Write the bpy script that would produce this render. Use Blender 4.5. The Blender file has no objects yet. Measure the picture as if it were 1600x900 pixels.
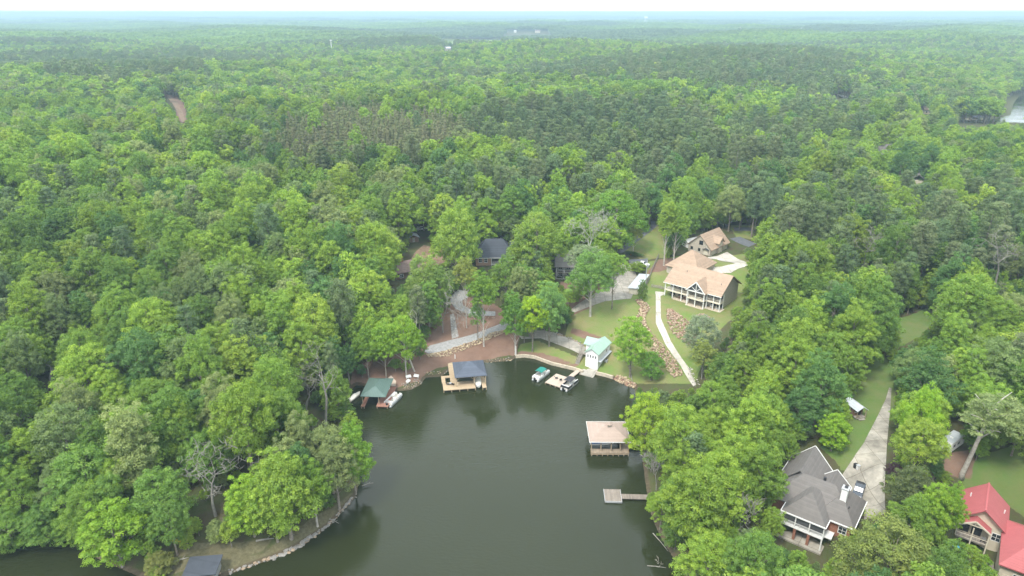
import bpy, bmesh, math, random
import numpy as np
from mathutils import Vector, Matrix
from mathutils.geometry import tessellate_polygon

SC = bpy.context.scene
COL = SC.collection
R_ = math.radians

# ------------------------------------------------------------------ camera, sky, sun, exposure
CAM_H, PITCH, FPX = 100.0, R_(22.0), 1065.0          # drone 100 m above the lake, 24 mm lens (36 mm film)
cam_d = bpy.data.cameras.new('camera'); cam = bpy.data.objects.new('camera', cam_d); COL.objects.link(cam)
cam.location = (0, 0, CAM_H); cam.rotation_euler = (math.pi/2 - PITCH, 0, 0)
cam_d.sensor_width = 36.0; cam_d.lens = 36.0*FPX/1600.0; cam_d.clip_start = 1.0; cam_d.clip_end = 60000.0
SC.camera = cam

SUN_EL, SUN_AZ = R_(57), R_(218)                      # azimuth clockwise from +Y; sun behind the left shoulder
world = bpy.data.worlds.new('World'); SC.world = world; world.use_nodes = True
wn = world.node_tree; wn.nodes.clear()
def wnode(t, **k):
    n = wn.nodes.new(t)
    for a, b in k.items(): setattr(n, a, b)
    return n
w_out = wnode('ShaderNodeOutputWorld'); w_bg = wnode('ShaderNodeBackground')
w_sky = wnode('ShaderNodeTexSky', sky_type='NISHITA', sun_disc=False)
w_sky.sun_elevation = SUN_EL; w_sky.sun_rotation = SUN_AZ
w_sky.air_density = 1.0; w_sky.dust_density = 2.0; w_sky.ozone_density = 1.0
w_tc = wnode('ShaderNodeTexCoord'); w_map = wnode('ShaderNodeMapping'); w_noi = wnode('ShaderNodeTexNoise')
w_map.inputs['Scale'].default_value = (1.0, 1.0, 4.0)
w_noi.inputs['Scale'].default_value = 2.2; w_noi.inputs['Detail'].default_value = 5.0
w_rmp = wnode('ShaderNodeMapRange'); w_rmp.inputs['From Min'].default_value = 0.3; w_rmp.inputs['From Max'].default_value = 0.7
w_rmp.inputs['To Min'].default_value = 0.72; w_rmp.inputs['To Max'].default_value = 0.95
w_mix = wnode('ShaderNodeMix', data_type='RGBA')
w_mix.inputs['B'].default_value = (7.9, 8.4, 8.6, 1.0)  # thin bright overcast sheet
w_bg.inputs['Strength'].default_value = 0.112
L = wn.links.new
L(w_tc.outputs['Generated'], w_map.inputs['Vector']); L(w_map.outputs['Vector'], w_noi.inputs['Vector'])
L(w_noi.outputs['Fac'], w_rmp.inputs['Value']); L(w_rmp.outputs['Result'], w_mix.inputs['Factor'])
L(w_sky.outputs['Color'], w_mix.inputs['A']); L(w_mix.outputs['Result'], w_bg.inputs['Color'])
L(w_bg.outputs['Background'], w_out.inputs['Surface'])

sun_d = bpy.data.lights.new('sun', 'SUN'); sun = bpy.data.objects.new('sun', sun_d); COL.objects.link(sun)
sun_d.energy = 1.4; sun_d.angle = R_(12); sun_d.color = (1.0, 0.95, 0.87)
sun_dir = Vector((math.sin(SUN_AZ)*math.cos(SUN_EL), math.cos(SUN_AZ)*math.cos(SUN_EL), math.sin(SUN_EL)))
sun.rotation_euler = sun_dir.to_track_quat('Z', 'Y').to_euler()
sun.location = (0, 0, 300)

vs = SC.view_settings
vs.view_transform = 'Standard'; vs.look = 'None'; vs.gamma = 1.0; vs.use_curve_mapping = False
vs.exposure = 1.6
cy = SC.cycles
cy.max_bounces = 6; cy.diffuse_bounces = 4; cy.glossy_bounces = 2; cy.transmission_bounces = 3
cy.transparent_max_bounces = 4; cy.volume_bounces = 0; cy.caustics_reflective = False; cy.caustics_refractive = False
cy.use_adaptive_sampling = True; cy.adaptive_threshold = 0.02; cy.use_denoising = True

# ------------------------------------------------------------------ pixel of the photograph -> point of the place
CP, SP = math.cos(PITCH), math.sin(PITCH)
def ray(px, py):
    dx = (px-800)/FPX; dy = (450-py)/FPX
    return (dx, CP+dy*SP, -SP+dy*CP)
def at(px, py, z=0.0):
    d = ray(px, py); t = (z-CAM_H)/d[2]
    return (d[0]*t, d[1]*t)
def proj(x, y, z):
    dz = z-CAM_H; f = y*CP-dz*SP; u = y*SP+dz*CP
    return 800+FPX*x/f, 450-FPX*u/f, f

LAKE_PX = [(420,1100),(350,960),(338,905),(400,882),(450,863),(490,839),(518,819),(538,796),(556,775),(562,745),(558,700),(550,660),(545,630),(545,613),(556,601),(600,606),(622,611),(642,609),(657,601),(664,590),(690,588),(706,574),(757,566),(800,563),(806,558),(835,559),(862,569),(896,577),(913,583),(931,584),(958,591),(975,598),(992,604),(994,625),(996,660),(1002,700),(1010,760),(1018,805),(1034,842),(1058,880),(1078,912),(1150,1100)]
LAKE = [at(*p) for p in LAKE_PX]+[(160,-60),(300,-200),(-300,-200),(-200,20)]
LAKE += [at(*p) for p in [(-200,900),(0,856),(40,848),(100,841),(140,845),(152,872),(222,902),(250,960),(300,1100)]]
FARLAKE = [at(*p) for p in [(1498,193),(1535,197),(1560,192),(1640,203),(1800,215),(1900,160),(1700,138),(1592,150),(1583,162),(1578,180),(1545,187),(1500,187)]]

def poly_sd(x, y, poly):                              # signed distance, negative inside
    x = np.asarray(x, float); y = np.asarray(y, float)
    best = np.full(x.shape, 1e18); ins = np.zeros(x.shape, bool)
    n = len(poly)
    for i in range(n):
        x0, y0 = poly[i]; x1, y1 = poly[(i+1) % n]
        ex, ey = x1-x0, y1-y0; L2 = ex*ex+ey*ey+1e-9
        t = np.clip(((x-x0)*ex+(y-y0)*ey)/L2, 0, 1)
        d2 = (x-x0-t*ex)**2+(y-y0-t*ey)**2
        best = np.minimum(best, d2)
        c = ((y0 > y) != (y1 > y))
        with np.errstate(divide='ignore', invalid='ignore'):
            xi = (x1-x0)*(y-y0)/((y1-y0) if y1 != y0 else 1e-9)+x0
        ins ^= c & (x < xi)
    d = np.sqrt(best)
    return np.where(ins, -d, d)
def in_poly(x, y, poly):
    x = np.asarray(x, float); y = np.asarray(y, float); ins = np.zeros(x.shape, bool); n = len(poly)
    for i in range(n):
        x0, y0 = poly[i]; x1, y1 = poly[(i+1) % n]
        if y0 == y1: continue
        ins ^= ((y0 > y) != (y1 > y)) & (x < (x1-x0)*(y-y0)/(y1-y0)+x0)
    return ins

PADS = [(67,217,9,24,7.6),(82,264,10,22,9.5),(66,115,8,15,5.6),(55.5,103,5,9,2.9),(95,107,8,14,7.0),(87,97,4,8,4.5),(-6,252,8,18,9.3),(21,240,6,14,8.4),(-38,240,6,16,8.6),(45,229,6,12,8.0)]
def height(x, y):
    x = np.asarray(x, float); y = np.asarray(y, float)
    d = np.minimum(poly_sd(x, y, LAKE), poly_sd(x, y, FARLAKE))
    dp = np.maximum(d, 0)
    h = 0.55*(1-np.exp(-dp/1.2)) + 7.6*(1-np.exp(-dp/34)) + 9*(1-np.exp(-dp/260))
    ramp = 1-np.exp(-dp/190)
    hl = 11*np.sin(x/430+1.3)*np.sin(y/560+.5)+8*np.sin(x/205+y/270+2)+4.5*np.sin(x/97-y/121)+2*np.sin(x/41+1)*np.sin(y/37)
    hl = hl*ramp
    rr = np.sqrt(x*x+y*y)
    h = h+hl*np.where(hl < 0, .55, 1.0)
    h = h + 7*np.sin(x/1400+1)*np.sin(y/1700)*np.clip((rr-1500)/3000, 0, 1)
    h = h + 0.12*np.sin(x/3.1+y/5.3)*np.sin(y/4.2-x/7.7)*np.clip(dp/8, 0, 1)
    for (cx, cy_, r0, r1, z) in PADS:
        q = np.sqrt((x-cx)**2+(y-cy_)**2)
        w = np.clip((r1-q)/(r1-r0), 0, 1); w = w*w*(3-2*w)
        h = h*(1-w)+z*w
    h = np.where(d < 0, np.maximum(d*0.35, -3.0), np.maximum(h, 0.05))
    return h - .5*rr*rr/(2*6371000.)*np.clip((rr-1500)/3000, 0, 1)     # the curve of the earth carries the far country down
def hz(x, y): return float(height(x, y))
def hit(px, py, off=0.0):                             # where the ray through a pixel meets the ground (raised by off)
    d = ray(px, py)
    t0, t1 = 20.0, 20.0
    ts = 60*1.012**np.arange(520)
    X, Y, Z = d[0]*ts, d[1]*ts, CAM_H+d[2]*ts
    below = Z < height(X, Y)+off
    i = int(np.argmax(below)) if below.any() else len(ts)-1
    lo, hi = ts[max(i-1, 0)], ts[i]
    for _ in range(14):
        m = (lo+hi)/2
        if CAM_H+d[2]*m < hz(d[0]*m, d[1]*m)+off: hi = m
        else: lo = m
    return d[0]*hi, d[1]*hi, CAM_H+d[2]*hi

# ------------------------------------------------------------------ materials
MATS = {}
def newmat(name):
    m = bpy.data.materials.new(name); m.use_nodes = True
    nt = m.node_tree; b = nt.nodes['Principled BSDF']
    MATS[name] = m
    return m, nt, b
def mat(name, col, rough=0.8, amt=0.25, scale=1.2, metal=0.0, bump=0.0, col2=None, spec=0.3, stretch=None, detail=5, joints=0):
    m, nt, b = newmat(name)
    N, Lk = nt.nodes, nt.links
    tc = N.new('ShaderNodeTexCoord'); mp = N.new('ShaderNodeMapping'); no = N.new('ShaderNodeTexNoise')
    if stretch: mp.inputs['Scale'].default_value = stretch
    no.inputs['Scale'].default_value = scale; no.inputs['Detail'].default_value = detail; no.inputs['Roughness'].default_value = 0.65
    Lk.new(tc.outputs['Object'], mp.inputs['Vector']); Lk.new(mp.outputs['Vector'], no.inputs['Vector'])
    rp = N.new('ShaderNodeValToRGB')
    col = [c*.88 for c in col]; col2 = col2 and [c*.88 for c in col2]
    a = [c*(1-amt) for c in col]; c2 = col2 or [min(c*(1+amt), .95) for c in col]
    rp.color_ramp.elements[0].position = 0.3; rp.color_ramp.elements[1].position = 0.7
    rp.color_ramp.elements[0].color = (*a, 1); rp.color_ramp.elements[1].color = (*c2, 1)
    Lk.new(no.outputs['Fac'], rp.inputs['Fac']); csock = rp.outputs['Color']
    if joints:                                            # slab joints and blotchy wear
        bt = N.new('ShaderNodeTexBrick'); bt.offset = 0.0; bt.inputs['Scale'].default_value = 1.0; bt.inputs['Brick Width'].default_value = joints; bt.inputs['Row Height'].default_value = joints
        bt.inputs['Mortar Size'].default_value = .07; bt.inputs['Mortar Smooth'].default_value = .4; bt.inputs['Color1'].default_value = (1,1,1,1); bt.inputs['Color2'].default_value = (.86,.85,.83,1); bt.inputs['Mortar'].default_value = (.55,.52,.47,1)
        Lk.new(tc.outputs['Object'], bt.inputs['Vector'])
        n9 = N.new('ShaderNodeTexNoise'); n9.inputs['Scale'].default_value = .22; n9.inputs['Detail'].default_value = 7; Lk.new(tc.outputs['Object'], n9.inputs['Vector'])
        r9 = N.new('ShaderNodeMapRange'); r9.inputs['From Min'].default_value = .38; r9.inputs['From Max'].default_value = .6; r9.inputs['To Min'].default_value = .86; r9.inputs['To Max'].default_value = 1.05; Lk.new(n9.outputs['Fac'], r9.inputs['Value'])
        v9 = N.new('ShaderNodeVectorMath'); v9.operation = 'MULTIPLY'; Lk.new(csock, v9.inputs[0]); Lk.new(bt.outputs['Color'], v9.inputs[1])
        v8 = N.new('ShaderNodeVectorMath'); v8.operation = 'SCALE'; Lk.new(v9.outputs[0], v8.inputs[0]); Lk.new(r9.outputs['Result'], v8.inputs['Scale']); csock = v8.outputs[0]
    Lk.new(csock, b.inputs['Base Color'])
    b.inputs['Roughness'].default_value = rough; b.inputs['Metallic'].default_value = metal
    b.inputs['Specular IOR Level'].default_value = spec
    if bump:
        bp = N.new('ShaderNodeBump'); bp.inputs['Strength'].default_value = bump; bp.inputs['Distance'].default_value = .1
        Lk.new(no.outputs['Fac'], bp.inputs['Height']); Lk.new(bp.outputs['Normal'], b.inputs['Normal'])
    return m
def banded(name, col, period, axis='Z', amt=.18, noise=.2, rough=.85, groove=.35, metal=0, nscale=.9):
    """courses / boards / seams: thin lines every `period` metres along one local axis, over mottled colour"""
    m, nt, b = newmat(name); N, Lk = nt.nodes, nt.links; col = [c*.88 for c in col]
    tc = N.new('ShaderNodeTexCoord'); sx = N.new('ShaderNodeSeparateXYZ'); Lk.new(tc.outputs['Object'], sx.inputs[0])
    mu = N.new('ShaderNodeMath'); mu.operation = 'DIVIDE'; mu.inputs[1].default_value = period; Lk.new(sx.outputs[axis], mu.inputs[0])
    fr = N.new('ShaderNodeMath'); fr.operation = 'FRACT'; Lk.new(mu.outputs[0], fr.inputs[0])
    fl = N.new('ShaderNodeMath'); fl.operation = 'FLOOR'; Lk.new(mu.outputs[0], fl.inputs[0])
    wh = N.new('ShaderNodeTexWhiteNoise'); wh.noise_dimensions = '1D'; Lk.new(fl.outputs[0], wh.inputs['W'])
    gt = N.new('ShaderNodeMath'); gt.operation = 'LESS_THAN'; gt.inputs[1].default_value = .14; Lk.new(fr.outputs[0], gt.inputs[0])
    no = N.new('ShaderNodeTexNoise'); no.inputs['Scale'].default_value = nscale; no.inputs['Detail'].default_value = 6; Lk.new(tc.outputs['Object'], no.inputs['Vector'])
    a1 = N.new('ShaderNodeMath'); a1.operation = 'MULTIPLY_ADD'; a1.inputs[1].default_value = amt; a1.inputs[2].default_value = 1-amt/2; Lk.new(wh.outputs['Value'], a1.inputs[0])
    a2 = N.new('ShaderNodeMath'); a2.operation = 'MULTIPLY_ADD'; a2.inputs[1].default_value = noise*2; a2.inputs[2].default_value = -noise; Lk.new(no.outputs['Fac'], a2.inputs[0])
    a3 = N.new('ShaderNodeMath'); a3.operation = 'ADD'; Lk.new(a1.outputs[0], a3.inputs[0]); Lk.new(a2.outputs[0], a3.inputs[1])
    a4 = N.new('ShaderNodeMath'); a4.operation = 'MULTIPLY_ADD'; a4.inputs[1].default_value = -groove; Lk.new(gt.outputs[0], a4.inputs[0]); Lk.new(a3.outputs[0], a4.inputs[2])
    vm = N.new('ShaderNodeVectorMath'); vm.operation = 'SCALE'; vm.inputs[0].default_value = col; Lk.new(a4.outputs[0], vm.inputs['Scale'])
    Lk.new(vm.outputs[0], b.inputs['Base Color']); b.inputs['Roughness'].default_value = rough; b.inputs['Metallic'].default_value = metal
    b.inputs['Specular IOR Level'].default_value = .3
    return m
M = {}
M['shingle_tan'] = banded('shingle_tan', (.36,.262,.188), .33, 'Z', .16, .22, groove=.12)
M['shingle_grey'] = banded('shingle_grey', (.165,.152,.142), .33, 'Z', .12, .18, groove=.10)
M['shingle_dark'] = banded('shingle_dark', (.055,.063,.078), .33, 'Z', .2, .2, groove=.15)
M['shingle_slate'] = banded('shingle_slate', (.085,.10,.13), .4, 'Z', .2, .22, groove=.15)
M['roof_cream'] = banded('roof_cream', (.355,.275,.228), .33, 'Z', .1, .14, groove=.08)
M['roof_green'] = banded('roof_green', (.10,.155,.135), .45, 'X', .06, .12, rough=.5, groove=.2)
M['roof_mint'] = banded('roof_mint', (.31,.45,.37), .45, 'Y', .05, .10, rough=.45, groove=.15)
M['roof_red'] = banded('roof_red', (.43,.12,.125), .45, 'Y', .05, .10, rough=.5, groove=.18)
M['roof_metal'] = banded('roof_metal', (.52,.55,.58), .6, 'X', .06, .2, rough=.4, groove=.15, metal=.15)
M['roof_brown'] = mat('roof_brown', (.20,.14,.12), .8, .3, 1.5)
M['stone_wall'] = mat('stone_wall', (.50,.445,.37), .9, .4, 3.5, bump=.4)
M['siding_tan'] = banded('siding_tan', (.62,.56,.44), .22, 'Z', .05, .08, groove=.12)
M['siding_white'] = banded('siding_white', (.80,.80,.79), .2, 'Z', .03, .05, groove=.08)
M['siding_grey'] = banded('siding_grey', (.40,.40,.40), .22, 'Z', .08, .12, groove=.15)
M['log_wall'] = banded('log_wall', (.20,.125,.085), .3, 'Z', .2, .2, groove=.3)
M['brick'] = banded('brick', (.30,.135,.085), .09, 'Z', .3, .25, groove=.15, nscale=3)
M['brick_pale'] = banded('brick_pale', (.42,.27,.20), .09, 'Z', .25, .2, groove=.12, nscale=3)
M['white'] = mat('white_paint', (.78,.78,.76), .55, .06, 1.5)
M['cream_paint'] = mat('cream_paint', (.68,.62,.50), .6, .1, 1.5)
M['glass'] = mat('glass', (.03,.037,.043), .08, .3, .8, spec=.6)
M['screen'] = mat('insect_screen', (.075,.078,.08), .7, .3, 1.0)
M['dark'] = mat('dark_metal', (.03,.03,.033), .5, .3, 2)
M['steel'] = mat('steel', (.5,.51,.52), .35, .15, 2, metal=.7)
M['galv'] = mat('galvanised', (.45,.46,.47), .5, .15, 2, metal=.3)
M['deck_new'] = banded('deck_new', (.45,.345,.225), .16, 'Y', .22, .16, groove=.3)
M['deck_red'] = banded('deck_red', (.36,.185,.135), .16, 'X', .2, .2, groove=.3)
M['deck_old'] = banded('deck_old', (.235,.20,.165), .3, 'X', .3, .3, groove=.45)
M['deck_pale'] = banded('deck_pale', (.47,.39,.32), .3, 'X', .15, .2, groove=.35)
M['deck_brown'] = banded('deck_brown', (.34,.27,.20), .2, 'X', .25, .25, groove=.35)
M['post'] = mat('post_wood', (.36,.28,.19), .85, .3, 3)
M['old_wood'] = mat('old_wood', (.30,.27,.235), .9, .35, 2.5)
M['concrete'] = mat('concrete', (.37,.345,.30), .9, .25, .5, bump=.1, joints=3.6)
M['concrete_new'] = mat('concrete_new', (.52,.49,.43), .9, .16, .5, joints=3.0)
M['concrete_old'] = mat('concrete_old', (.36,.335,.285), .92, .42, .35, detail=9, joints=4.2)
M['gravel'] = mat('gravel', (.30,.298,.29), .95, .28, 1.5, bump=.3, detail=9)
M['asphalt'] = mat('asphalt', (.12,.128,.14), .9, .2, 1.0, detail=8)
M['block_wall'] = mat('block_wall', (.50,.43,.33), .9, .25, 1.2, bump=.2)
M['rock_tan'] = mat('rock_tan', (.36,.245,.155), .95, .5, 1.4, col2=(.52,.41,.30), bump=.4)
M['clay'] = mat('clay', (.21,.145,.095), .95, .3, .6)
M['rock_gold'] = mat('rock_gold', (.46,.34,.18), .95, .4, 1.2, col2=(.62,.52,.36), bump=.4)
M['rock_red'] = mat('rock_red', (.27,.13,.085), .95, .45, 1.4, col2=(.44,.29,.21), bump=.4)
M['rock_grey'] = mat('rock_grey', (.27,.255,.235), .95, .4, 1.5, bump=.4)
M['hull_white'] = mat('hull_white', (.80,.80,.79), .3, .05, 1)
M['boat_carpet'] = mat('boat_carpet', (.42,.40,.36), .95, .2, 3)
M['vinyl'] = mat('vinyl_seat', (.66,.64,.58), .5, .15, 2)
M['canvas_teal'] = mat('canvas_teal', (.02,.20,.165), .8, .15, 2)
M['canvas_black'] = mat('canvas_black', (.045,.045,.052), .8, .25, 2)
M['canvas_blue'] = mat('canvas_blue', (.035,.105,.30), .7, .2, 1.5)
M['canvas_sky'] = mat('canvas_sky', (.05,.32,.55), .7, .1, 1.5)
M['yellow'] = mat('yellow_plastic', (.75,.42,.02), .4, .1, 1)
M['car_dark'] = mat('car_dark', (.05,.062,.08), .25, .05, 1, spec=.6)
M['car_white'] = mat('car_white', (.78,.78,.78), .25, .03, 1, spec=.6)
M['tyre'] = mat('tyre', (.02,.02,.02), .9, .1, 3)
M['orange'] = mat('orange_plastic', (.8,.25,.03), .5, .1, 1)
M['lichen'] = mat('lichen_bark', (.30,.30,.25), .95, .3, 1.5)
M['bark'] = mat('bark', (.20,.165,.13), .95, .35, 1.5, col2=(.34,.30,.25))
M['bark_pale'] = mat('bark_pale', (.40,.365,.31), .95, .3, 1.2, col2=(.56,.52,.46))
M['bark_dead'] = mat('bark_dead', (.25,.235,.205), .95, .25, 1.5)

def leaf_material(name, trans, gain=1.0):
    m, nt, b = newmat(name); N, Lk = nt.nodes, nt.links; N.remove(b)
    out = N['Material Output']
    ta = N.new('ShaderNodeAttribute'); ta.attribute_type = 'INSTANCER'; ta.attribute_name = 'tint'
    va = N.new('ShaderNodeAttribute'); va.attribute_type = 'GEOMETRY'; va.attribute_name = 'v'
    mr = N.new('ShaderNodeMath'); mr.operation = 'MULTIPLY_ADD'; mr.inputs[1].default_value = .60*gain; mr.inputs[2].default_value = .70*gain
    Lk.new(va.outputs['Fac'], mr.inputs[0])
    vm = N.new('ShaderNodeVectorMath'); vm.operation = 'SCALE'; Lk.new(ta.outputs['Vector'], vm.inputs[0]); Lk.new(mr.outputs[0], vm.inputs['Scale'])
    hs = N.new('ShaderNodeHueSaturation'); hm = N.new('ShaderNodeMath'); hm.operation = 'MULTIPLY_ADD'; hm.inputs[1].default_value = -.035; hm.inputs[2].default_value = .519
    Lk.new(va.outputs['Fac'], hm.inputs[0]); Lk.new(hm.outputs[0], hs.inputs['Hue']); Lk.new(vm.outputs[0], hs.inputs['Color'])
    df = N.new('ShaderNodeBsdfDiffuse'); tr = N.new('ShaderNodeBsdfTranslucent'); gl = N.new('ShaderNodeBsdfGlossy'); gl.inputs['Roughness'].default_value = .45
    Lk.new(hs.outputs['Color'], df.inputs['Color']); Lk.new(hs.outputs['Color'], tr.inputs['Color'])
    mx = N.new('ShaderNodeMixShader'); mx.inputs[0].default_value = trans; Lk.new(df.outputs[0], mx.inputs[1]); Lk.new(tr.outputs[0], mx.inputs[2])
    m2 = N.new('ShaderNodeMixShader'); m2.inputs[0].default_value = .015; gl.inputs['Color'].default_value = (.9,.9,.9,1)
    Lk.new(mx.outputs[0], m2.inputs[1]); Lk.new(gl.outputs[0], m2.inputs[2]); Lk.new(m2.outputs[0], out.inputs['Surface'])
    return m
M['leaf'] = leaf_material('leaf', .46)
M['needle'] = leaf_material('needle', .2)

# ------------------------------------------------------------------ mesh building
class MB:
    def __init__(s): s.v = []; s.f = []
    def add(s, vs_, fs_):
        o = len(s.v); s.v += [tuple(p) for p in vs_]; s.f += [tuple(i+o for i in f) for f in fs_]; return s
    def box(s, x0, x1, y0, y1, z0, z1):
        return s.add([(x0,y0,z0),(x1,y0,z0),(x1,y1,z0),(x0,y1,z0),(x0,y0,z1),(x1,y0,z1),(x1,y1,z1),(x0,y1,z1)],
                     [(3,2,1,0),(4,5,6,7),(0,1,5,4),(1,2,6,5),(2,3,7,6),(3,0,4,7)])
    def bar(s, a, b, w, h=None):
        a = Vector(a); b = Vector(b); h = h or w; d = (b-a)
        if d.length < 1e-6: return s
        d.normalize(); up = Vector((0,0,1)) if abs(d.z) < .95 else Vector((1,0,0))
        sx = d.cross(up).normalized()*w/2; sy = sx.cross(d).normalized()*h/2
        P = [a-sx-sy, a+sx-sy, a+sx+sy, a-sx+sy, b-sx-sy, b+sx-sy, b+sx+sy, b-sx+sy]
        return s.add(P, [(3,2,1,0),(4,5,6,7),(0,1,5,4),(1,2,6,5),(2,3,7,6),(3,0,4,7)])
    def tube(s, pts, rad, n=8, cap=True):
        pts = [Vector(p) for p in pts]; rings = []; vv = []; ff = []
        ref = Vector((.3,.9,.1)).normalized()
        for i, p in enumerate(pts):
            d = (pts[min(i+1, len(pts)-1)]-pts[max(i-1, 0)])
            d = d.normalized() if d.length > 1e-6 else Vector((0,0,1))
            if abs(d.dot(ref)) > .95: ref2 = Vector((1,0,0))
            else: ref2 = ref
            a = d.cross(ref2).normalized(); b = d.cross(a)
            r = rad[i] if hasattr(rad, '__len__') else rad
            for k in range(n):
                t = 2*math.pi*k/n; vv.append(p+(a*math.cos(t)+b*math.sin(t))*r)
        for i in range(len(pts)-1):
            for k in range(n):
                k2 = (k+1) % n
                ff.append((i*n+k, i*n+k2, (i+1)*n+k2, (i+1)*n+k))
        if cap:
            ff.append(tuple(range(n-1, -1, -1))); ff.append(tuple((len(pts)-1)*n+k for k in range(n)))
        return s.add(vv, ff)
    def prism(s, prof, axis, a0, a1):
        """prof: closed 2-d outline in the plane across `axis` ('x': (y,z), 'y': (x,z), 'z': (x,y))"""
        def q(p, a): return {'x': (a,p[0],p[1]), 'y': (p[0],a,p[1]), 'z': (p[0],p[1],a)}[axis]
        n = len(prof); vv = [q(p, a0) for p in prof]+[q(p, a1) for p in prof]
        ff = [tuple(range(n))[::-1], tuple(range(n, 2*n))]+[(i, (i+1) % n, n+(i+1) % n, n+i) for i in range(n)]
        return s.add(vv, ff)
    def hip(s, x0, x1, y0, y1, ze, zr, axis='x', inset=None, th=.18):
        w = (y1-y0) if axis == 'x' else (x1-x0)
        ins = w/2 if inset is None else inset
        if axis == 'x':
            ym = (y0+y1)/2; a = (x0+ins, ym, zr); b = (x1-ins, ym, zr)
        else:
            xm = (x0+x1)/2; a = (xm, y0+ins, zr); b = (xm, y1-ins, zr)
        lo = [(x0,y0,ze-th),(x1,y0,ze-th),(x1,y1,ze-th),(x0,y1,ze-th)]; hi = [(x0,y0,ze),(x1,y0,ze),(x1,y1,ze),(x0,y1,ze)]
        fs = [(3,2,1,0),(0,1,5,4),(1,2,6,5),(2,3,7,6),(3,0,4,7)]
        if axis == 'x': fs += [(4,5,9,8),(5,6,9),(6,7,8,9),(7,4,8)]
        else: fs += [(4,5,8),(5,6,9,8),(6,7,9),(7,4,8,9)]
        return s.add(lo+hi+[a, b], fs)
    def gable(s, x0, x1, y0, y1, ze, zr, axis='x', th=.2):
        """two pitched slabs meeting at a ridge that runs along axis"""
        if axis == 'x':
            m = (y0+y1)/2; pr = [(y0,ze-th),(m,zr-th),(y1,ze-th),(y1,ze),(m,zr),(y0,ze)]; return s.prism(pr, 'x', x0, x1)
        m = (x0+x1)/2; pr = [(x0,ze-th),(m,zr-th),(x1,ze-th),(x1,ze),(m,zr),(x0,ze)]; return s.prism(pr, 'y', y0, y1)
    def build(s, name, m, parent=None, smooth=False, link=True):
        me = bpy.data.meshes.new(name); me.from_pydata([tuple(p) for p in s.v], [], s.f); me.validate(); me.update()
        me.materials.append(M[m] if isinstance(m, str) else m)
        bm = bmesh.new(); bm.from_mesh(me); bmesh.ops.recalc_face_normals(bm, faces=bm.faces); bm.to_mesh(me); bm.free()
        if smooth: me.polygons.foreach_set('use_smooth', [True]*len(me.polygons))
        o = bpy.data.objects.new(name, me)
        if link: COL.objects.link(o)
        if parent is not None: o.parent = parent
        return o
def tag(o, label, cat=None, group=None, kind=None):
    o['label'] = label
    if cat: o['category'] = cat
    if group: o['group'] = group
    if kind: o['kind'] = kind
    return o
def thing(name, label, cat, loc=(0,0,0), rot=0.0, group=None):
    o = bpy.data.objects.new(name, None); COL.objects.link(o); o.empty_display_size = .5
    o.location = loc; o.rotation_euler = (0, 0, rot)
    return tag(o, label, cat, group)
def copy_thing(o, loc, rot, label, scale=None):
    def cp(a, par):
        c = a.copy(); COL.objects.link(c); c.parent = par
        for ch in a.children: cp(ch, c)
        return c
    c = cp(o, None); c.location = loc; c.rotation_euler = (0, 0, rot); c['label'] = label
    if scale: c.scale = scale
    return c
def window(par, x, y, z, w, h, face, mull=True, frame='white'):
    """a window in a wall; face is the outward local axis: -x +x -y +y; (x, y) lies on the wall plane"""
    t = .06; f = MB(); p = MB()
    def bx(b, u0, u1, z0, z1, d0, d1):
        if face[1] == 'y':
            sgn = -1 if face[0] == '-' else 1
            ys = sorted((y+sgn*d0, y+sgn*d1)); b.box(x+u0, x+u1, ys[0], ys[1], z0, z1)
        else:
            sgn = -1 if face[0] == '-' else 1
            xs = sorted((x+sgn*d0, x+sgn*d1)); b.box(xs[0], xs[1], y+u0, y+u1, z0, z1)
    fw = .12
    bx(f, -w/2-fw, -w/2, z-h/2-fw, z+h/2+fw, -.03, t); bx(f, w/2, w/2+fw, z-h/2-fw, z+h/2+fw, -.03, t)
    bx(f, -w/2, w/2, z+h/2, z+h/2+fw, -.03, t); bx(f, -w/2, w/2, z-h/2-fw, z-h/2, -.03, t)
    if mull:
        bx(f, -.035, .035, z-h/2, z+h/2, .032, t); bx(f, -w/2, -.035, z-.03, z+.03, .032, t); bx(f, .035, w/2, z-.03, z+.03, .032, t)
    wo = f.build('window', frame, par)
    bx(p, -w/2, w/2, z-h/2, z+h/2, -.02, .025); p.build('pane', 'glass', wo)
    return wo

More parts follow.
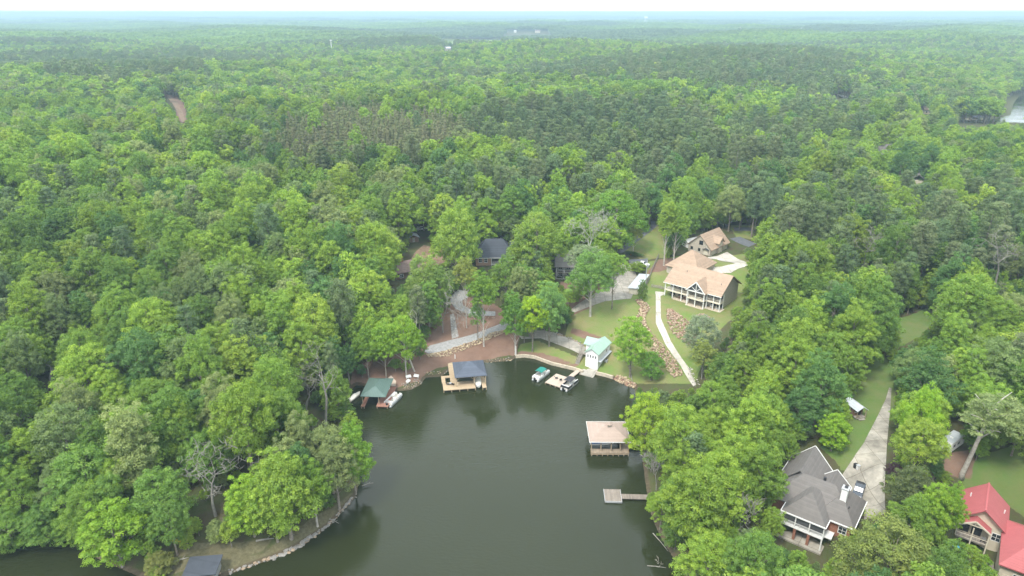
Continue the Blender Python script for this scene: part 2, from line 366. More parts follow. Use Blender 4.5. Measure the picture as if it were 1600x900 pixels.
# ------------------------------------------------------------------ the ground and the lake
rng = np.random.default_rng(7)
random.seed(7)
def wpoly(px): return [hit(*p)[:2] for p in px]
LAWNS = [wpoly(p) for p in (
    [(880,535),(895,485),(960,465),(1010,450),(1010,410),(1060,400),(1180,390),(1180,470),(1130,510),(1100,560),(1085,600),(1010,600),(960,590),(930,582),(912,580),(860,566),(835,556),(808,554),(812,538),(840,532),(870,545),(905,560),(912,545)],
    [(970,388),(1025,345),(1060,380),(1045,402),(1005,407)],
    [(1138,352),(1180,352),(1190,376),(1150,372)],
    [(1282,700),(1320,738),(1345,700),(1400,640),(1400,555),(1345,570),(1325,650)],
    [(1505,740),(1540,710),(1640,680),(1640,830),(1560,780),(1505,768)],
    [(1400,500),(1452,480),(1465,495),(1440,525),(1400,545)])]
DIRTS = [wpoly(p) for p in (
    [(548,602),(550,572),(640,545),(680,480),(720,455),(765,470),(800,495),(812,525),(806,556),(757,563),(706,571),(664,585),(657,597),(622,606),(600,602)],
    [(872,470),(876,440),(925,436),(955,452),(925,480),(885,497)],
    [(640,408),(660,385),(690,392),(700,412),(660,425)],
    [(1465,712),(1520,702),(1518,748),(1478,742)],
    [(256,148),(272,147),(290,166),(293,192),(280,192),(276,168)],
    [(1010,428),(1030,405),(1062,402),(1058,414),(1030,425)],
    [(810,548),(845,551),(880,562),(905,570),(898,574),(862,565),(835,557),(808,556)],
    [(895,512),(950,530),(952,540),(915,530),(890,520)])]
BARES = [wpoly(p) for p in ([(268,872),(285,851),(350,848),(425,843),(410,862),(360,876)], [(520,792),(550,770),(556,777),(500,833),(452,861),(345,899),(262,899),(262,880),(330,877),(410,866)], [(338,845),(345,790),(362,800),(356,845)])]

cols = np.radians(np.linspace(-66, 66, 471))
rows = [16.0]
while rows[-1] < 22000:
    r = rows[-1]
    rows.append(r*(1.035 if r < 88 else 1.0062 if r < 330 else 1.022))
rows = np.array(rows)
RR, AA = np.meshgrid(rows, cols, indexing='ij')
GX, GY = (RR*np.sin(AA)).ravel(), (RR*np.cos(AA)).ravel()
GZ = height(GX, GY)
nr, nc = RR.shape
idx = np.arange(nr*nc).reshape(nr, nc)
quads = np.stack([idx[:-1,:-1], idx[:-1,1:], idx[1:,1:], idx[1:,:-1]], -1).reshape(-1, 4)
def np_mesh(name, V, Q, mats, fv=None):
    me = bpy.data.meshes.new(name); k = Q.shape[1]
    me.vertices.add(len(V)); me.vertices.foreach_set('co', np.asarray(V, np.float32).ravel())
    me.loops.add(Q.size); me.loops.foreach_set('vertex_index', Q.astype(np.int32).ravel())
    me.polygons.add(len(Q)); me.polygons.foreach_set('loop_start', (np.arange(len(Q))*k).astype(np.int32))
    for m in mats: me.materials.append(m)
    if fv is not None:
        a = me.attributes.new('v', 'FLOAT', 'FACE'); a.data.foreach_set('value', np.asarray(fv, np.float32))
    me.update(calc_edges=True)
    return me
def soft(polys, w=1.0):
    o = np.zeros(GX.shape); near = (GY < 3500)
    for p in polys:
        P = np.array(p); c = P.mean(0); rad = np.abs(P-c).max()*1.6+6
        s = near & (np.abs(GX-c[0]) < rad) & (np.abs(GY-c[1]) < rad)
        if s.any(): o[s] = np.maximum(o[s], np.clip(.5-poly_sd(GX[s], GY[s], p)/(2*w), 0, 1))
    return o
FIELD = [(at(690,61,25)), (at(788,61,25)), (at(788,55,25)), (at(690,55,25))]
gmat, nt, gb = newmat('ground'); N, Lk = nt.nodes, nt.links
def attr(n):
    a = N.new('ShaderNodeAttribute'); a.attribute_name = n; return a.outputs['Fac']
tc = N.new('ShaderNodeTexCoord')
def noise(scale, detail=6):
    n = N.new('ShaderNodeTexNoise'); n.inputs['Scale'].default_value = scale; n.inputs['Detail'].default_value = detail; n.inputs['Roughness'].default_value = .65
    Lk.new(tc.outputs['Object'], n.inputs['Vector']); return n.outputs['Fac']
def ramp(fac, stops):
    r = N.new('ShaderNodeValToRGB'); e = r.color_ramp.elements
    e[0].position, e[0].color = stops[0][0], (*stops[0][1], 1); e[1].position, e[1].color = stops[-1][0], (*stops[-1][1], 1)
    for p, c in stops[1:-1]:
        q = e.new(p); q.color = (*c, 1)
    Lk.new(fac, r.inputs['Fac']); return r.outputs['Color']
def edge(fac, n):
    a = N.new('ShaderNodeMath'); a.operation = 'MULTIPLY_ADD'; a.inputs[1].default_value = .9; Lk.new(n, a.inputs[0]); 
    b = N.new('ShaderNodeMath'); b.operation = 'ADD'; b.inputs[1].default_value = -.45; Lk.new(a.outputs[0], b.inputs[0]); Lk.new(fac, a.inputs[2])
    m = N.new('ShaderNodeMapRange'); m.inputs['From Min'].default_value = .4; m.inputs['From Max'].default_value = .6; Lk.new(b.outputs[0], m.inputs['Value'])
    return m.outputs['Result']
def mix(f, a, b):
    m = N.new('ShaderNodeMix'); m.data_type = 'RGBA'; Lk.new(f, m.inputs['Factor']); Lk.new(a, m.inputs['A']); Lk.new(b, m.inputs['B']); return m.outputs['Result']
n_s, n_m, n_l = noise(1.6, 8), noise(.35, 6), noise(.09, 5)
forest_c = ramp(n_m, [(.3, (.075,.055,.038)), (.5, (.07,.075,.03)), (.7, (.05,.075,.022))])
lawn_c = mix(n_s, ramp(n_m, [(.3, (.175,.165,.07)), (.5, (.13,.175,.048)), (.72, (.095,.178,.034))]), ramp(n_l, [(.38, (.23,.175,.095)), (.62, (.12,.185,.04))]))
dirt_c = mix(n_s, ramp(n_m, [(.3, (.12,.073,.053)), (.7, (.205,.13,.095))]), ramp(n_l, [(.35, (.15,.088,.062)), (.65, (.22,.15,.112))]))
shore_c = ramp(n_s, [(.3, (.055,.045,.028)), (.7, (.11,.088,.055))])
field_c = ramp(n_l, [(.3, (.17,.24,.07)), (.7, (.23,.28,.09))])
c = mix(edge(attr('bare'), n_m), forest_c, ramp(n_s, [(.3, (.075,.07,.036)), (.7, (.145,.13,.075))]))
c = mix(edge(attr('lawn'), n_m), c, lawn_c)
c = mix(edge(attr('lush'), n_m), c, mix(n_s, ramp(n_m, [(.3, (.135,.155,.052)), (.7, (.085,.155,.034))]), ramp(n_l, [(.3, (.15,.15,.065)), (.6, (.08,.15,.032))])))
c = mix(edge(attr('dirt'), n_m), c, dirt_c)
c = mix(edge(attr('shore'), n_s), c, shore_c)
c = mix(attr('field'), c, field_c)
Lk.new(c, gb.inputs['Base Color']); gb.inputs['Roughness'].default_value = .95; gb.inputs['Specular IOR Level'].default_value = .15
bp = N.new('ShaderNodeBump'); bp.inputs['Strength'].default_value = .5; bp.inputs['Distance'].default_value = .25; Lk.new(n_s, bp.inputs['Height']); Lk.new(bp.outputs['Normal'], gb.inputs['Normal'])
gme = np_mesh('ground', np.stack([GX, GY, GZ], -1), quads, [gmat])
lawn_v = soft(LAWNS, .6); dirt_v = soft(DIRTS, .7)
d_shore = poly_sd(GX, GY, LAKE); shore_v = np.clip(1.1-np.maximum(d_shore, 0)/1.2, 0, 1)*(d_shore < 6)
for n_, v_ in (('lawn', lawn_v), ('dirt', dirt_v), ('lush', soft(LAWNS[3:6], .6)), ('bare', soft(BARES, .7)), ('shore', shore_v), ('field', soft([FIELD], 8.0))):
    a = gme.attributes.new(n_, 'FLOAT', 'POINT'); a.data.foreach_set('value', v_.astype(np.float32))
gme.polygons.foreach_set('use_smooth', [True]*len(gme.polygons))
ground = bpy.data.objects.new('ground', gme); COL.objects.link(ground)
tag(ground, 'rolling ground of lawns, bare red earth and forest floor around the cove', kind='structure')

wm, nt, wb = newmat('lake_water'); N, Lk = nt.nodes, nt.links
tc = N.new('ShaderNodeTexCoord'); mp = N.new('ShaderNodeMapping'); mp.inputs['Scale'].default_value = (.7, 1.5, 1)
n1 = N.new('ShaderNodeTexNoise'); n1.inputs['Scale'].default_value = 1.25; n1.inputs['Detail'].default_value = 5
n2 = N.new('ShaderNodeTexNoise'); n2.inputs['Scale'].default_value = .035; n2.inputs['Detail'].default_value = 3
Lk.new(tc.outputs['Object'], mp.inputs['Vector']); Lk.new(mp.outputs['Vector'], n1.inputs['Vector']); Lk.new(tc.outputs['Object'], n2.inputs['Vector'])
mr = N.new('ShaderNodeMapRange'); mr.inputs['From Min'].default_value = .35; mr.inputs['From Max'].default_value = .7; mr.inputs['To Min'].default_value = .10; mr.inputs['To Max'].default_value = 1.0
Lk.new(n2.outputs['Fac'], mr.inputs['Value'])
bp = N.new('ShaderNodeBump'); bp.inputs['Distance'].default_value = .085; Lk.new(mr.outputs['Result'], bp.inputs['Strength']); Lk.new(n1.outputs['Fac'], bp.inputs['Height'])
rp = N.new('ShaderNodeValToRGB'); rp.color_ramp.elements[0].color = (.016,.020,.006,1); rp.color_ramp.elements[1].color = (.020,.025,.009,1); Lk.new(n2.outputs['Fac'], rp.inputs['Fac'])
Lk.new(rp.outputs['Color'], wb.inputs['Base Color']); Lk.new(bp.outputs['Normal'], wb.inputs['Normal'])
mp2 = N.new('ShaderNodeMapping'); mp2.inputs['Scale'].default_value = (.35, 1.6, 1); Lk.new(tc.outputs['Object'], mp2.inputs['Vector'])
n3 = N.new('ShaderNodeTexNoise'); n3.inputs['Scale'].default_value = .06; n3.inputs['Detail'].default_value = 5; Lk.new(mp2.outputs['Vector'], n3.inputs['Vector'])
rr_ = N.new('ShaderNodeMapRange'); rr_.inputs['From Min'].default_value = .42; rr_.inputs['From Max'].default_value = .62; rr_.inputs['To Min'].default_value = .015; rr_.inputs['To Max'].default_value = .17; Lk.new(n3.outputs['Fac'], rr_.inputs['Value']); Lk.new(rr_.outputs['Result'], wb.inputs['Roughness']); wb.inputs['IOR'].default_value = 1.333; wb.inputs['Specular IOR Level'].default_value = .5
lake = MB().add([(-900,-500,0),(1000,-500,0),(1000,1100,0),(-900,1100,0)], [(0,1,2,3)]).build('lake', wm)
tag(lake, 'still olive green lake cove between wooded shores', kind='structure')

def sheet(name, px, m, label, off=.10, parent=None, world=None):
    P = world or wpoly(px)
    bm = bmesh.new(); vs_ = [bm.verts.new((p[0], p[1], 0)) for p in P]
    for t in tessellate_polygon([[Vector((p[0], p[1], 0)) for p in P]]):
        try: bm.faces.new([vs_[i] for i in t])
        except ValueError: pass
    for _ in range(7):
        long = [e for e in bm.edges if e.calc_length() > 1.6]
        if not long: break
        bmesh.ops.subdivide_edges(bm, edges=long, cuts=1); bmesh.ops.triangulate(bm, faces=[f for f in bm.faces if len(f.verts) > 3])
    bm.verts.ensure_lookup_table()
    X = np.array([v.co.x for v in bm.verts]); Y = np.array([v.co.y for v in bm.verts]); Z = height(X, Y)+off
    for v, z in zip(bm.verts, Z): v.co.z = z
    bmesh.ops.recalc_face_normals(bm, faces=bm.faces)
    if sum(f.normal.z for f in bm.faces) < 0: bmesh.ops.reverse_faces(bm, faces=bm.faces)
    me = bpy.data.meshes.new(name); bm.to_mesh(me); bm.free(); me.materials.append(M[m])
    o = bpy.data.objects.new(name, me); COL.objects.link(o); tag(o, label, kind='structure')
    return o
sheet('gravel_drive', [(662,549),(672,540),(720,528),(760,515),(790,503),(830,508),(836,514),(800,514),(778,520),(740,533),(700,547),(672,554)], 'gravel', 'pale grey gravel drive crossing the bare red bank')
sheet('gravel_loop', [(706,462),(716,453),(730,456),(733,464),(722,470),(724,478),(738,485),(774,487),(774,494),(735,493),(712,483),(703,472)], 'gravel', 'grey gravel turning loop under the tall trees')
sheet('stone_path', [(703,492),(709,490),(717,526),(706,530)], 'rock_grey', 'narrow straight strip of grey stones running down the bank')
sheet('driveway', [(986,467),(1000,440),(985,415),(968,412),(955,432),(945,452),(925,462),(893,483),(868,500),(872,507),(899,488),(945,471)], 'concrete', 'pale concrete driveway curving beside the metal carport')
sheet('boathouse_drive', [(806,518),(830,511),(866,520),(905,536),(918,545),(905,553),(893,547),(862,535),(845,529),(815,530)], 'concrete', 'pale concrete drive ending at the white boathouse')
sheet('walkway', [(1023.6,455.7),(1038.8,457.5),(1039,460),(1032,463),(1032.5,497),(1048,533),(1074.6,572.8),(1088,601),(1083,604),(1063,571),(1039,537),(1024.6,505),(1024.6,461)], 'concrete_new', 'bright white concrete walk curving down from the tan house')
sheet('house_drive', [(1106,402),(1119,401),(1136,394),(1150,403),(1170,415),(1154,420),(1142,427),(1128,427),(1104,421),(1104,418.5),(1128,417),(1149,412),(1119,405.5),(1106,404.5)], 'concrete_new', 'bright concrete drive looping round a triangle of lawn', off=.14)
sheet('lane', [(962,394),(983,378),(1004,364),(1017,354),(1017,346),(1023,346),(1026,354),(1010,367),(990,382),(972,396)], 'asphalt', 'narrow grey asphalt lane rising into the trees')
sheet('parking_court', [(982,406),(1012,404),(1012,414),(984,413)], 'asphalt', 'small dark asphalt court behind the utility pole', off=.11)
sheet('road', [(1140,373),(1156,370),(1182,381),(1170,386)], 'asphalt', 'short stretch of asphalt road beyond the garage')
sheet('side_lane', [(1146,356),(1176,356),(1178,361),(1148,361)], 'asphalt', 'strip of asphalt seen under trees behind the garage')
sheet('old_drive', [(1316,742),(1333,717),(1350,692),(1374,645),(1384,624),(1389,606),(1393,607),(1391,640),(1386,690),(1383,740),(1384,802),(1350,812),(1352,788),(1330,768)], 'concrete_old', 'long stained concrete driveway beside the grey house')
sheet('garden_path', [(606,591),(611,587),(619,596),(618,604),(611,604),(612,598)], 'deck_pale', 'short curved tan path leading to the red deck')
sheet('forest_road', [(255,148),(262,147),(277,160),(286,175),(290,192),(284,192),(278,176),(268,160)], 'clay', 'curving tan dirt road in a gap in the woods', off=.3)
sheet('sandy_track', [(1306,147),(1322,150),(1326,153),(1318,153)], 'concrete_new', 'pale sandy track under far pines', off=.3)
sheet('clay_yard', [(645,402),(662,383),(690,390),(696,408),(668,418)], 'clay', 'bare orange clay yard above the brown lodge', off=.09)

# ------------------------------------------------------------------ stones
def stone_mesh(seed, m):
    r = random.Random(seed); bm = bmesh.new(); bmesh.ops.create_icosphere(bm, subdivisions=1, radius=.5)
    for v in bm.verts: v.co *= r.uniform(.75, 1.15); v.co.z *= .72
    for v in bm.verts: v.co.x *= 1.0+.3*(seed % 3)/2
    me = bpy.data.meshes.new('stone'); bm.to_mesh(me); bm.free(); me.materials.append(M[m]); return me
_st = {}
def stones(name, pxpath, width, n, size, ms, label, lift=.0):
    P = [hit(*p)[:2] for p in pxpath]; seg = [math.dist(P[i], P[i+1]) for i in range(len(P)-1)]; tot = sum(seg)
    V = []; Fc = []; mi = []
    bm = bmesh.new(); bmesh.ops.create_icosphere(bm, subdivisions=1, radius=.5); bv = np.array([v.co[:] for v in bm.verts]); bf = [[v.index for v in f.verts] for f in bm.faces]; bm.free()
    r = np.random.default_rng(len(name)*31+n)
    for k in range(n):
        s = r.random()*tot; i = 0
        while i < len(seg)-1 and s > seg[i]: s -= seg[i]; i += 1
        t = s/seg[i]; dx, dy = (P[i+1][0]-P[i][0])/seg[i], (P[i+1][1]-P[i][1])/seg[i]
        o = (r.random()-.5)*(width[i]*(1-t)+width[i+1]*t if isinstance(width, (list, tuple)) else width)
        x = P[i][0]*(1-t)+P[i+1][0]*t-dy*o; y = P[i][1]*(1-t)+P[i+1][1]*t+dx*o
        sz = size*(.5+.9*r.random()**1.6); a = r.random()*6.28; ca, sa = math.cos(a), math.sin(a)
        q = bv*(.72+.4*r.random((len(bv), 1)))*np.array([1.25, .9, .75])*sz
        q = np.stack([q[:,0]*ca-q[:,1]*sa, q[:,0]*sa+q[:,1]*ca, q[:,2]], -1)+np.array([x, y, hz(x, y)+.1*sz+lift*r.random()])
        b = len(V)*len(bv); V.append(q); Fc.append(np.array(bf)+b); mi += [int(r.random()*len(ms))]*len(bf)
    me = np_mesh(name, np.concatenate(V), np.concatenate(Fc), [M[m] for m in ms]); me.polygons.foreach_set('material_index', mi)
    o = bpy.data.objects.new(name, me); COL.objects.link(o); tag(o, label, 'stones', kind='stuff'); return o
stones('rubble_bank', [(997,468),(1008,480),(1000,500),(1008,520),(1030,547),(1045,566),(1060,588)], [2.2,3,3,3.6,4.2,4.2,3], 1000, .62, ['rock_tan','rock_red','rock_gold'], 'long winding bank of tan and rust rubble left of the white walk', .3)
stones('rubble_patch', [(1046,484),(1056,500),(1072,520),(1080,538)], [1.5,6,9,3], 800, .6, ['rock_red','rock_tan','rock_tan'], 'triangular patch of rusty rubble right of the white walk', .2)
stones('shore_rubble', [(961,591),(976,597),(992,605)], [1.5,2.6,1.5], 260, .6, ['rock_tan','rock_gold','rock_red'], 'heap of tan rubble at the end of the sea wall', .4)
stones('drive_rubble', [(668,556),(700,552),(740,537),(778,521),(795,515)], [1.6,2.6,2.4,1.8,1], 650, .5, ['rock_gold','rock_gold','rock_tan'], 'band of golden rocks below the grey gravel drive', .2)
stones('loop_rubble', [(712,486),(735,496),(774,497)], [1.2,1.6,1.6], 150, .45, ['rock_red','rock_tan'], 'line of brown rocks below the gravel loop', .2)
stones('path_stones', [(706,492),(711,528)], [.9,1.6], 170, .35, ['rock_grey','galv'], 'loose grey stones filling the narrow strip down the bank')
stones('drive_edging', [(868,521),(890,528),(912,541)], .8, 70, .5, ['rock_grey','rock_tan'], 'row of grey stones along the boathouse drive', .2)
stones('bank_stones', [(664,584),(690,583),(720,572),(757,565),(800,562)], 1.2, 120, .38, ['rock_tan','rock_gold','rock_grey'], 'scattered small stones along the red bank waterline')
stones('patio_stones', [(628,604),(645,602),(656,595)], 2.0, 70, .4, ['rock_grey','rock_tan'], 'scattered stones edging the waterside patio')
stones('walk_stones', [(1075,574),(1082,588),(1089,603)], 1.6, 70, .5, ['rock_grey','concrete_new'], 'pale broken stones at the foot of the white walk')
stones('fire_ring', [(1088,494),(1098,491),(1108,496),(1100,502),(1088,498)], 1.0, 120, .5, ['rock_tan','rock_grey'], 'round ring of pale stones on the lawn below the tan house', .1)
# riprap on the near shore, stones that can be told apart
rip = thing('riprap', 'row of grey boulders along the near left shoreline', 'riprap', (*at(450,864), 0))
sm = [stone_mesh(i, 'rock_grey' if i % 3 else 'rock_tan') for i in range(6)]
rp_px = [(345,898),(372,892),(400,883),(425,874),(450,864),(470,853),(490,840),(506,828),(520,817),(532,804),(544,789),(555,777)]
RP = [at(*p) for p in rp_px]
for k in range(105):
    s = k/105*(len(RP)-1); i = int(s); t = s-i
    x = RP[i][0]*(1-t)+RP[i+1][0]*t+random.uniform(-.45, .25); y = RP[i][1]*(1-t)+RP[i+1][1]*t+random.uniform(-.15, .5)
    o = bpy.data.objects.new('stone', sm[k % 6]); COL.objects.link(o); o.parent = rip
    sz = random.uniform(.4, 1.05)*(1.25 if 25 < k < 60 else .8)
    o.location = (x-rip.location.x, y-rip.location.y, max(.08, hz(x, y)*.6+.1)); o.scale = (sz*1.2, sz*.9, sz*.8); o.rotation_euler = (0, 0, random.uniform(0, 6.28))

# ------------------------------------------------------------------ buildings
def porch_rail(b, p, q, z, h=.95, n=None):
    b.bar((p[0],p[1],z+h), (q[0],q[1],z+h), .09); b.bar((p[0],p[1],z+.15), (q[0],q[1],z+.15), .07)
    L_ = math.dist(p, q); n = n or max(2, int(L_/.8))
    for k in range(1, n):
        t = k/n; x, y = p[0]*(1-t)+q[0]*t, p[1]*(1-t)+q[1]*t; b.bar((x,y,z+.15), (x,y,z+h), .03)
def fascia(b, x0, x1, y0, y1, z, t=.1, h=.24):
    e = .035
    b.box(x0-e-t, x1+e+t, y0-e-t, y0-e, z-h, z-.02); b.box(x0-e-t, x1+e+t, y1+e, y1+e+t, z-h, z-.02)
    b.box(x0-e-t, x0-e, y0-e, y1+e, z-h, z-.02); b.box(x1+e, x1+e+t, y0-e, y1+e, z-h, z-.02)

# tan house with the two-storey porch
T = thing('tan_house', 'large tan shingled house with a white two storey porch facing the cove', 'house', (53.6,221,7.6), R_(-41))
b = MB(); b.box(.3, 20.0, 3.1, 14.6, -2, 5.5); b.prism([(3.1,5.5),(14.6,5.5),(8.85,9.6)], 'x', .3, 20.0); b.box(-8.0, 4.2, 15.2, 29.4, -2.5, 5.5); b.box(0, 4.0, 14.5, 15.3, -2, 5.5)
w = b.build('wall', 'stone_wall', T)
b = MB(); b.gable(-.5, 20.8, -.6, 15.6, 5.55, 10.7, 'x', .25); mr_ = b.build('roof', 'shingle_tan', T)
MB().hip(-8.7, 4.9, 14.6, 30.0, 5.6, 11.0, 'x', 6.4, .22).build('rear_roof', 'shingle_tan', T)
MB().gable(8.6, 15.9, -2.2, 7.0, 5.58, 9.2, 'y', .22).build('porch_gable_roof', 'shingle_tan', T)
b = MB(); b.box(-.2, 9.0, -.3, 3.0, 2.55, 2.8); b.box(9.0, 15.5, -1.8, 3.0, 2.55, 2.8); b.box(15.5, 20.5, -.3, 3.0, 2.55, 2.8); b.build('porch_floor', 'cream_paint', T)
b = MB(); b.box(-.4, 9.0, -.7, 3.0, -1.2, .08); b.box(9.0, 15.5, -2.3, 3.0, -1.2, .081); b.box(15.5, 21.0, -.7, 3.0, -1.2, .082); b.build('patio', 'block_wall', T)
for (x, y) in [(0,0),(3.0,0),(6.3,0),(8.9,0),(9.2,-1.6),(12.25,-1.6),(15.3,-1.6),(15.65,0),(18.0,0),(20.3,0),(20.3,2.7)]:
    MB().box(x-.13, x+.13, y-.13, y+.13, 0, 5.5).build('post', 'white', T)
b = MB()
for p, q in [((0,-.0),(9,0)),((9.2,-1.6),(15.3,-1.6)),((15.65,0),(20.3,0)),((20.3,0),(20.3,2.7))]:
    b.bar((p[0],p[1],5.4), (q[0],q[1],5.4), .22, .3); b.bar((p[0],p[1],2.72), (q[0],q[1],2.72), .24, .36); porch_rail(b, p, q, 2.8)
b.build('porch_rail', 'cream_paint', T)
b = MB(); b.bar((8.75,-2.15,5.45),(12.25,-2.15,9.05), .14, .34); b.bar((15.75,-2.15,5.45),(12.25,-2.15,9.05), .14, .34); b.bar((9.2,-1.75,5.5),(15.3,-1.75,5.5), .24, .34); b.bar((12.25,-1.75,5.6),(12.25,-1.75,8.7), .18)
b.bar((12.25,-1.75,5.7),(10.5,-1.75,7.1), .15); b.bar((12.25,-1.75,5.7),(14.0,-1.75,7.1), .15); b.build('gable_truss', 'white', T)
for x in (1.5, 4.6, 7.5, 10.7, 13.7, 16.8, 19.0):
    window(T, x, 3.1, 4.2, 1.9, 2.0, '-y', True, 'old_wood'); window(T, x, 3.1, 1.25, 1.8, 2.1, '-y', True, 'old_wood')
MB().add([(9.2,-1.5,5.6),(15.3,-1.5,5.6),(12.25,-1.5,8.9)], [(0,1,2)]).build('gable_screen', 'screen', T)
MB().box(-.6, 8.5, -.74, -.64, 5.28, 5.5).build('gutter', 'white', T); MB().box(16.0, 20.9, -.74, -.64, 5.28, 5.5).build('gutter', 'white', T)
b = MB(); b.tube([(5.2,5.0,8.6),(5.2,5.0,9.5)], .09, 6); b.build('vent_pipe', 'dark', mr_); b = MB(); b.tube([(18.6,3.4,7.6),(18.6,3.4,8.6)], .09, 6); b.build('vent_pipe', 'dark', mr_)
for i, (x, y) in enumerate([(2.0,1.4),(5.0,1.2),(7.0,1.5),(17.0,1.2),(19.0,1.2)]):
    c = thing('patio_chair', ['dark patio chair at the left end of the tan house porch','reddish patio chair under the tan house porch','second reddish chair beside the gable posts','pale patio chair right of the gable posts','pale patio chair at the right end of the tan house porch'][i], 'chair', T.matrix_basis @ Vector((x, y, .09)), R_(-41+20*i), 'chairs under the tan house porch')
    m_ = ['dark','rock_red','rock_red','white','white'][i]
    MB().box(-.32,.32,-.32,.32,.34,.44).build('seat', m_, c); MB().box(-.32,.32,.26,.34,.44,1.0).build('backrest', m_, c)
    b = MB()
    for sx in (-.27,.27):
        for sy in (-.27,.27): MB().box(sx-.03,sx+.03,sy-.03,sy+.03,0,.34).build('leg', m_, c)
    pass

# stone garage
G = thing('stone_garage', 'stone garage with tan shingle roof and a tall dormer door', 'garage', (79.3,258.1,9.5), R_(45))
b = MB(); b.box(0, 14, 0, 10, -2, 2.9); b.prism([(0,2.9),(10,2.9),(5,7.6)], 'x', 0, 14); b.box(5.4, 8.6, -.5, 3, -1, 4.4); b.prism([(5.4,4.4),(8.6,4.4),(7,6.0)], 'y', -.5, 3); b.build('wall', 'stone_wall', G)
MB().gable(-.55, 14.55, -.75, 10.75, 2.55, 7.95, 'x', .22).build('roof', 'shingle_tan', G)
MB().gable(4.7, 9.3, -1.1, 4.4, 4.2, 6.5, 'y', .18).build('dormer', 'shingle_tan', G)
for x, w_, h_, yy_ in ((2.6,3.2,2.3,0),(7.0,2.4,3.9,-.5),(11.6,3.2,2.3,0)):
    d = MB().box(x-w_/2, x+w_/2, yy_-.07, yy_-.003, 0, h_).build('garage_door', 'cream_paint', G)
    for k in range(1, 4): MB().box(x-w_/2, x+w_/2, yy_-.085, yy_-.072, h_*k/4-.03, h_*k/4+.03).build('panel_joint', 'siding_grey', d)
window(G, 0, 4.4, 4.6, 1.5, 1.5, '-x', True, 'dark'); window(G, 0, 5.0, 1.6, .8, 1.0, '-x', False, 'dark'); window(G, 0, 8.4, 1.6, .8, 1.0, '-x', False, 'dark'); window(G, 7, -.5, 5.0, .7, .7, '-y', False, 'dark')
MB().box(-.06, -.003, 1.1, 2.9, -.3, 2.1).build('door', 'cream_paint', G); MB().gable(-.7, 0, .6, 3.4, 2.3, 2.9, 'x', .12).build('door_hood', 'shingle_dark', G)
b = MB(); b.box(-.62, -.552, -.75, 10.75, 2.28, 2.3)
W = thing('white_shed', 'small white shed half hidden behind the stone garage', 'shed', (74.6,271.0,9.5), R_(30))
MB().box(-3,3,-2,2,-1,2.3).build('wall', 'siding_white', W); MB().gable(-3.4,3.4,-2.4,2.4,2.3,3.5,'x',.15).build('roof', 'white', W); MB().box(-3.06,-3.003,-.5,.5,0,2).build('door', 'siding_grey', W)

# grey hipped house
K = thing('grey_house', 'rambling grey shingled house with many hips, white trim and chimney', 'house', (53.3,108.3,5.6), R_(-38))
b = MB(); b.box(-3.5, 12.0, 3.4, 12.4, -3, 3.3); b.box(-3.5, 4.1, 12.4, 18.6, -2, 3.3); b.box(4.1, 8.3, 12.4, 15.0, -2, 3.3); b.box(.4, 7.8, 3.0, 3.4, -3, 3.3)
b.prism([(-3.5,3.3),(4.1,3.3),(.3,7.2)], 'y', 14, 18.6); b.build('wall', 'brick', K)
MB().hip(-3.9, 12.5, 2.9, 12.95, 3.42, 8.0, 'x', 5.2, .2).build('roof', 'shingle_grey', K)
MB().hip(-.1, 8.25, -.1, 9.0, 3.40, 7.6, 'y', 3.6, .2).build('front_roof', 'shingle_grey', K)
MB().hip(5.2, 12.55, 2.85, 12.98, 3.44, 7.3, 'y', 3.67, .2).build('side_roof', 'shingle_grey', K)
MB().gable(-4.0, 4.55, 8.4, 19.1, 3.38, 7.95, 'y', .2).build('rear_roof', 'shingle_grey', K)
MB().gable(2.8, 9.0, 9.8, 15.6, 3.46, 6.4, 'y', .2).build('garage_roof', 'shingle_grey', K)
b = MB()
for p, q in [((-.15,-.15,3.3),(8.3,-.15,3.3)),((8.3,-.15,3.3),(8.3,2.8,3.3)),((8.4,2.8,3.3),(12.65,2.8,3.3)),((12.65,2.8,3.3),(12.65,13.0,3.3)),((-.2,-.15,3.3),(-.2,2.8,3.3)),((-4.1,12.9,3.28),(-4.1,19.2,3.28)),((4.65,15.7,3.28),(4.65,19.2,3.28)),((9.1,13,3.36),(9.1,15.7,3.36)),((-4,19.2,3.3),(.28,19.2,7.9)),((4.6,19.2,3.3),(.28,19.2,7.9)),((2.75,15.7,3.4),(5.9,15.7,6.35)),((9.05,15.7,3.4),(5.9,15.7,6.35))]:
    b.bar(p, q, .14, .26)
b.build('gutter', 'white', K)
ch = MB().box(8.7,9.8,5.8,7.1,3,9.1).build('chimney', 'white', K); b = MB(); b.box(8.6,9.9,5.7,7.2,9.1,9.3); b.build('chimney_cap', 'galv', ch); MB().box(9.0,9.6,6.2,6.9,9.45,9.52).build('chimney_lid', 'dark', ch)
b = MB(); b.box(0, 8.1, -.05, 3.0, .35, .6); b.box(8.1,9.4,1.0,3.3,.35,.59); b.build('porch_floor', 'white', K)
for x in (.1, 2.75, 5.4, 8.0): MB().box(x-.1, x+.1, 0, .2, .6, 3.2).build('post', 'white', K)
for x in (.15, 2.9, 5.5): MB().box(x-.25, x+.25, .05, .55, -3.2, .35).build('brick_pier', 'brick', K)
MB().box(7.8, 8.05, 0, .25, -3.2, .35).build('post', 'white', K)
b = MB(); porch_rail(b, (.1,.1), (8.0,.1), .6, .95); porch_rail(b, (.1,.1), (.1,3.0), .6); b.build('porch_rail', 'white', K)
b = MB(); b.box(.1, 8.0, .3, .34, 1.55, 3.2); b.build('porch_screen', 'screen', K)
MB().box(-.8, 8.4, -.8, 3.0, -4.0, -2.35).build('patio', 'concrete_old', K)
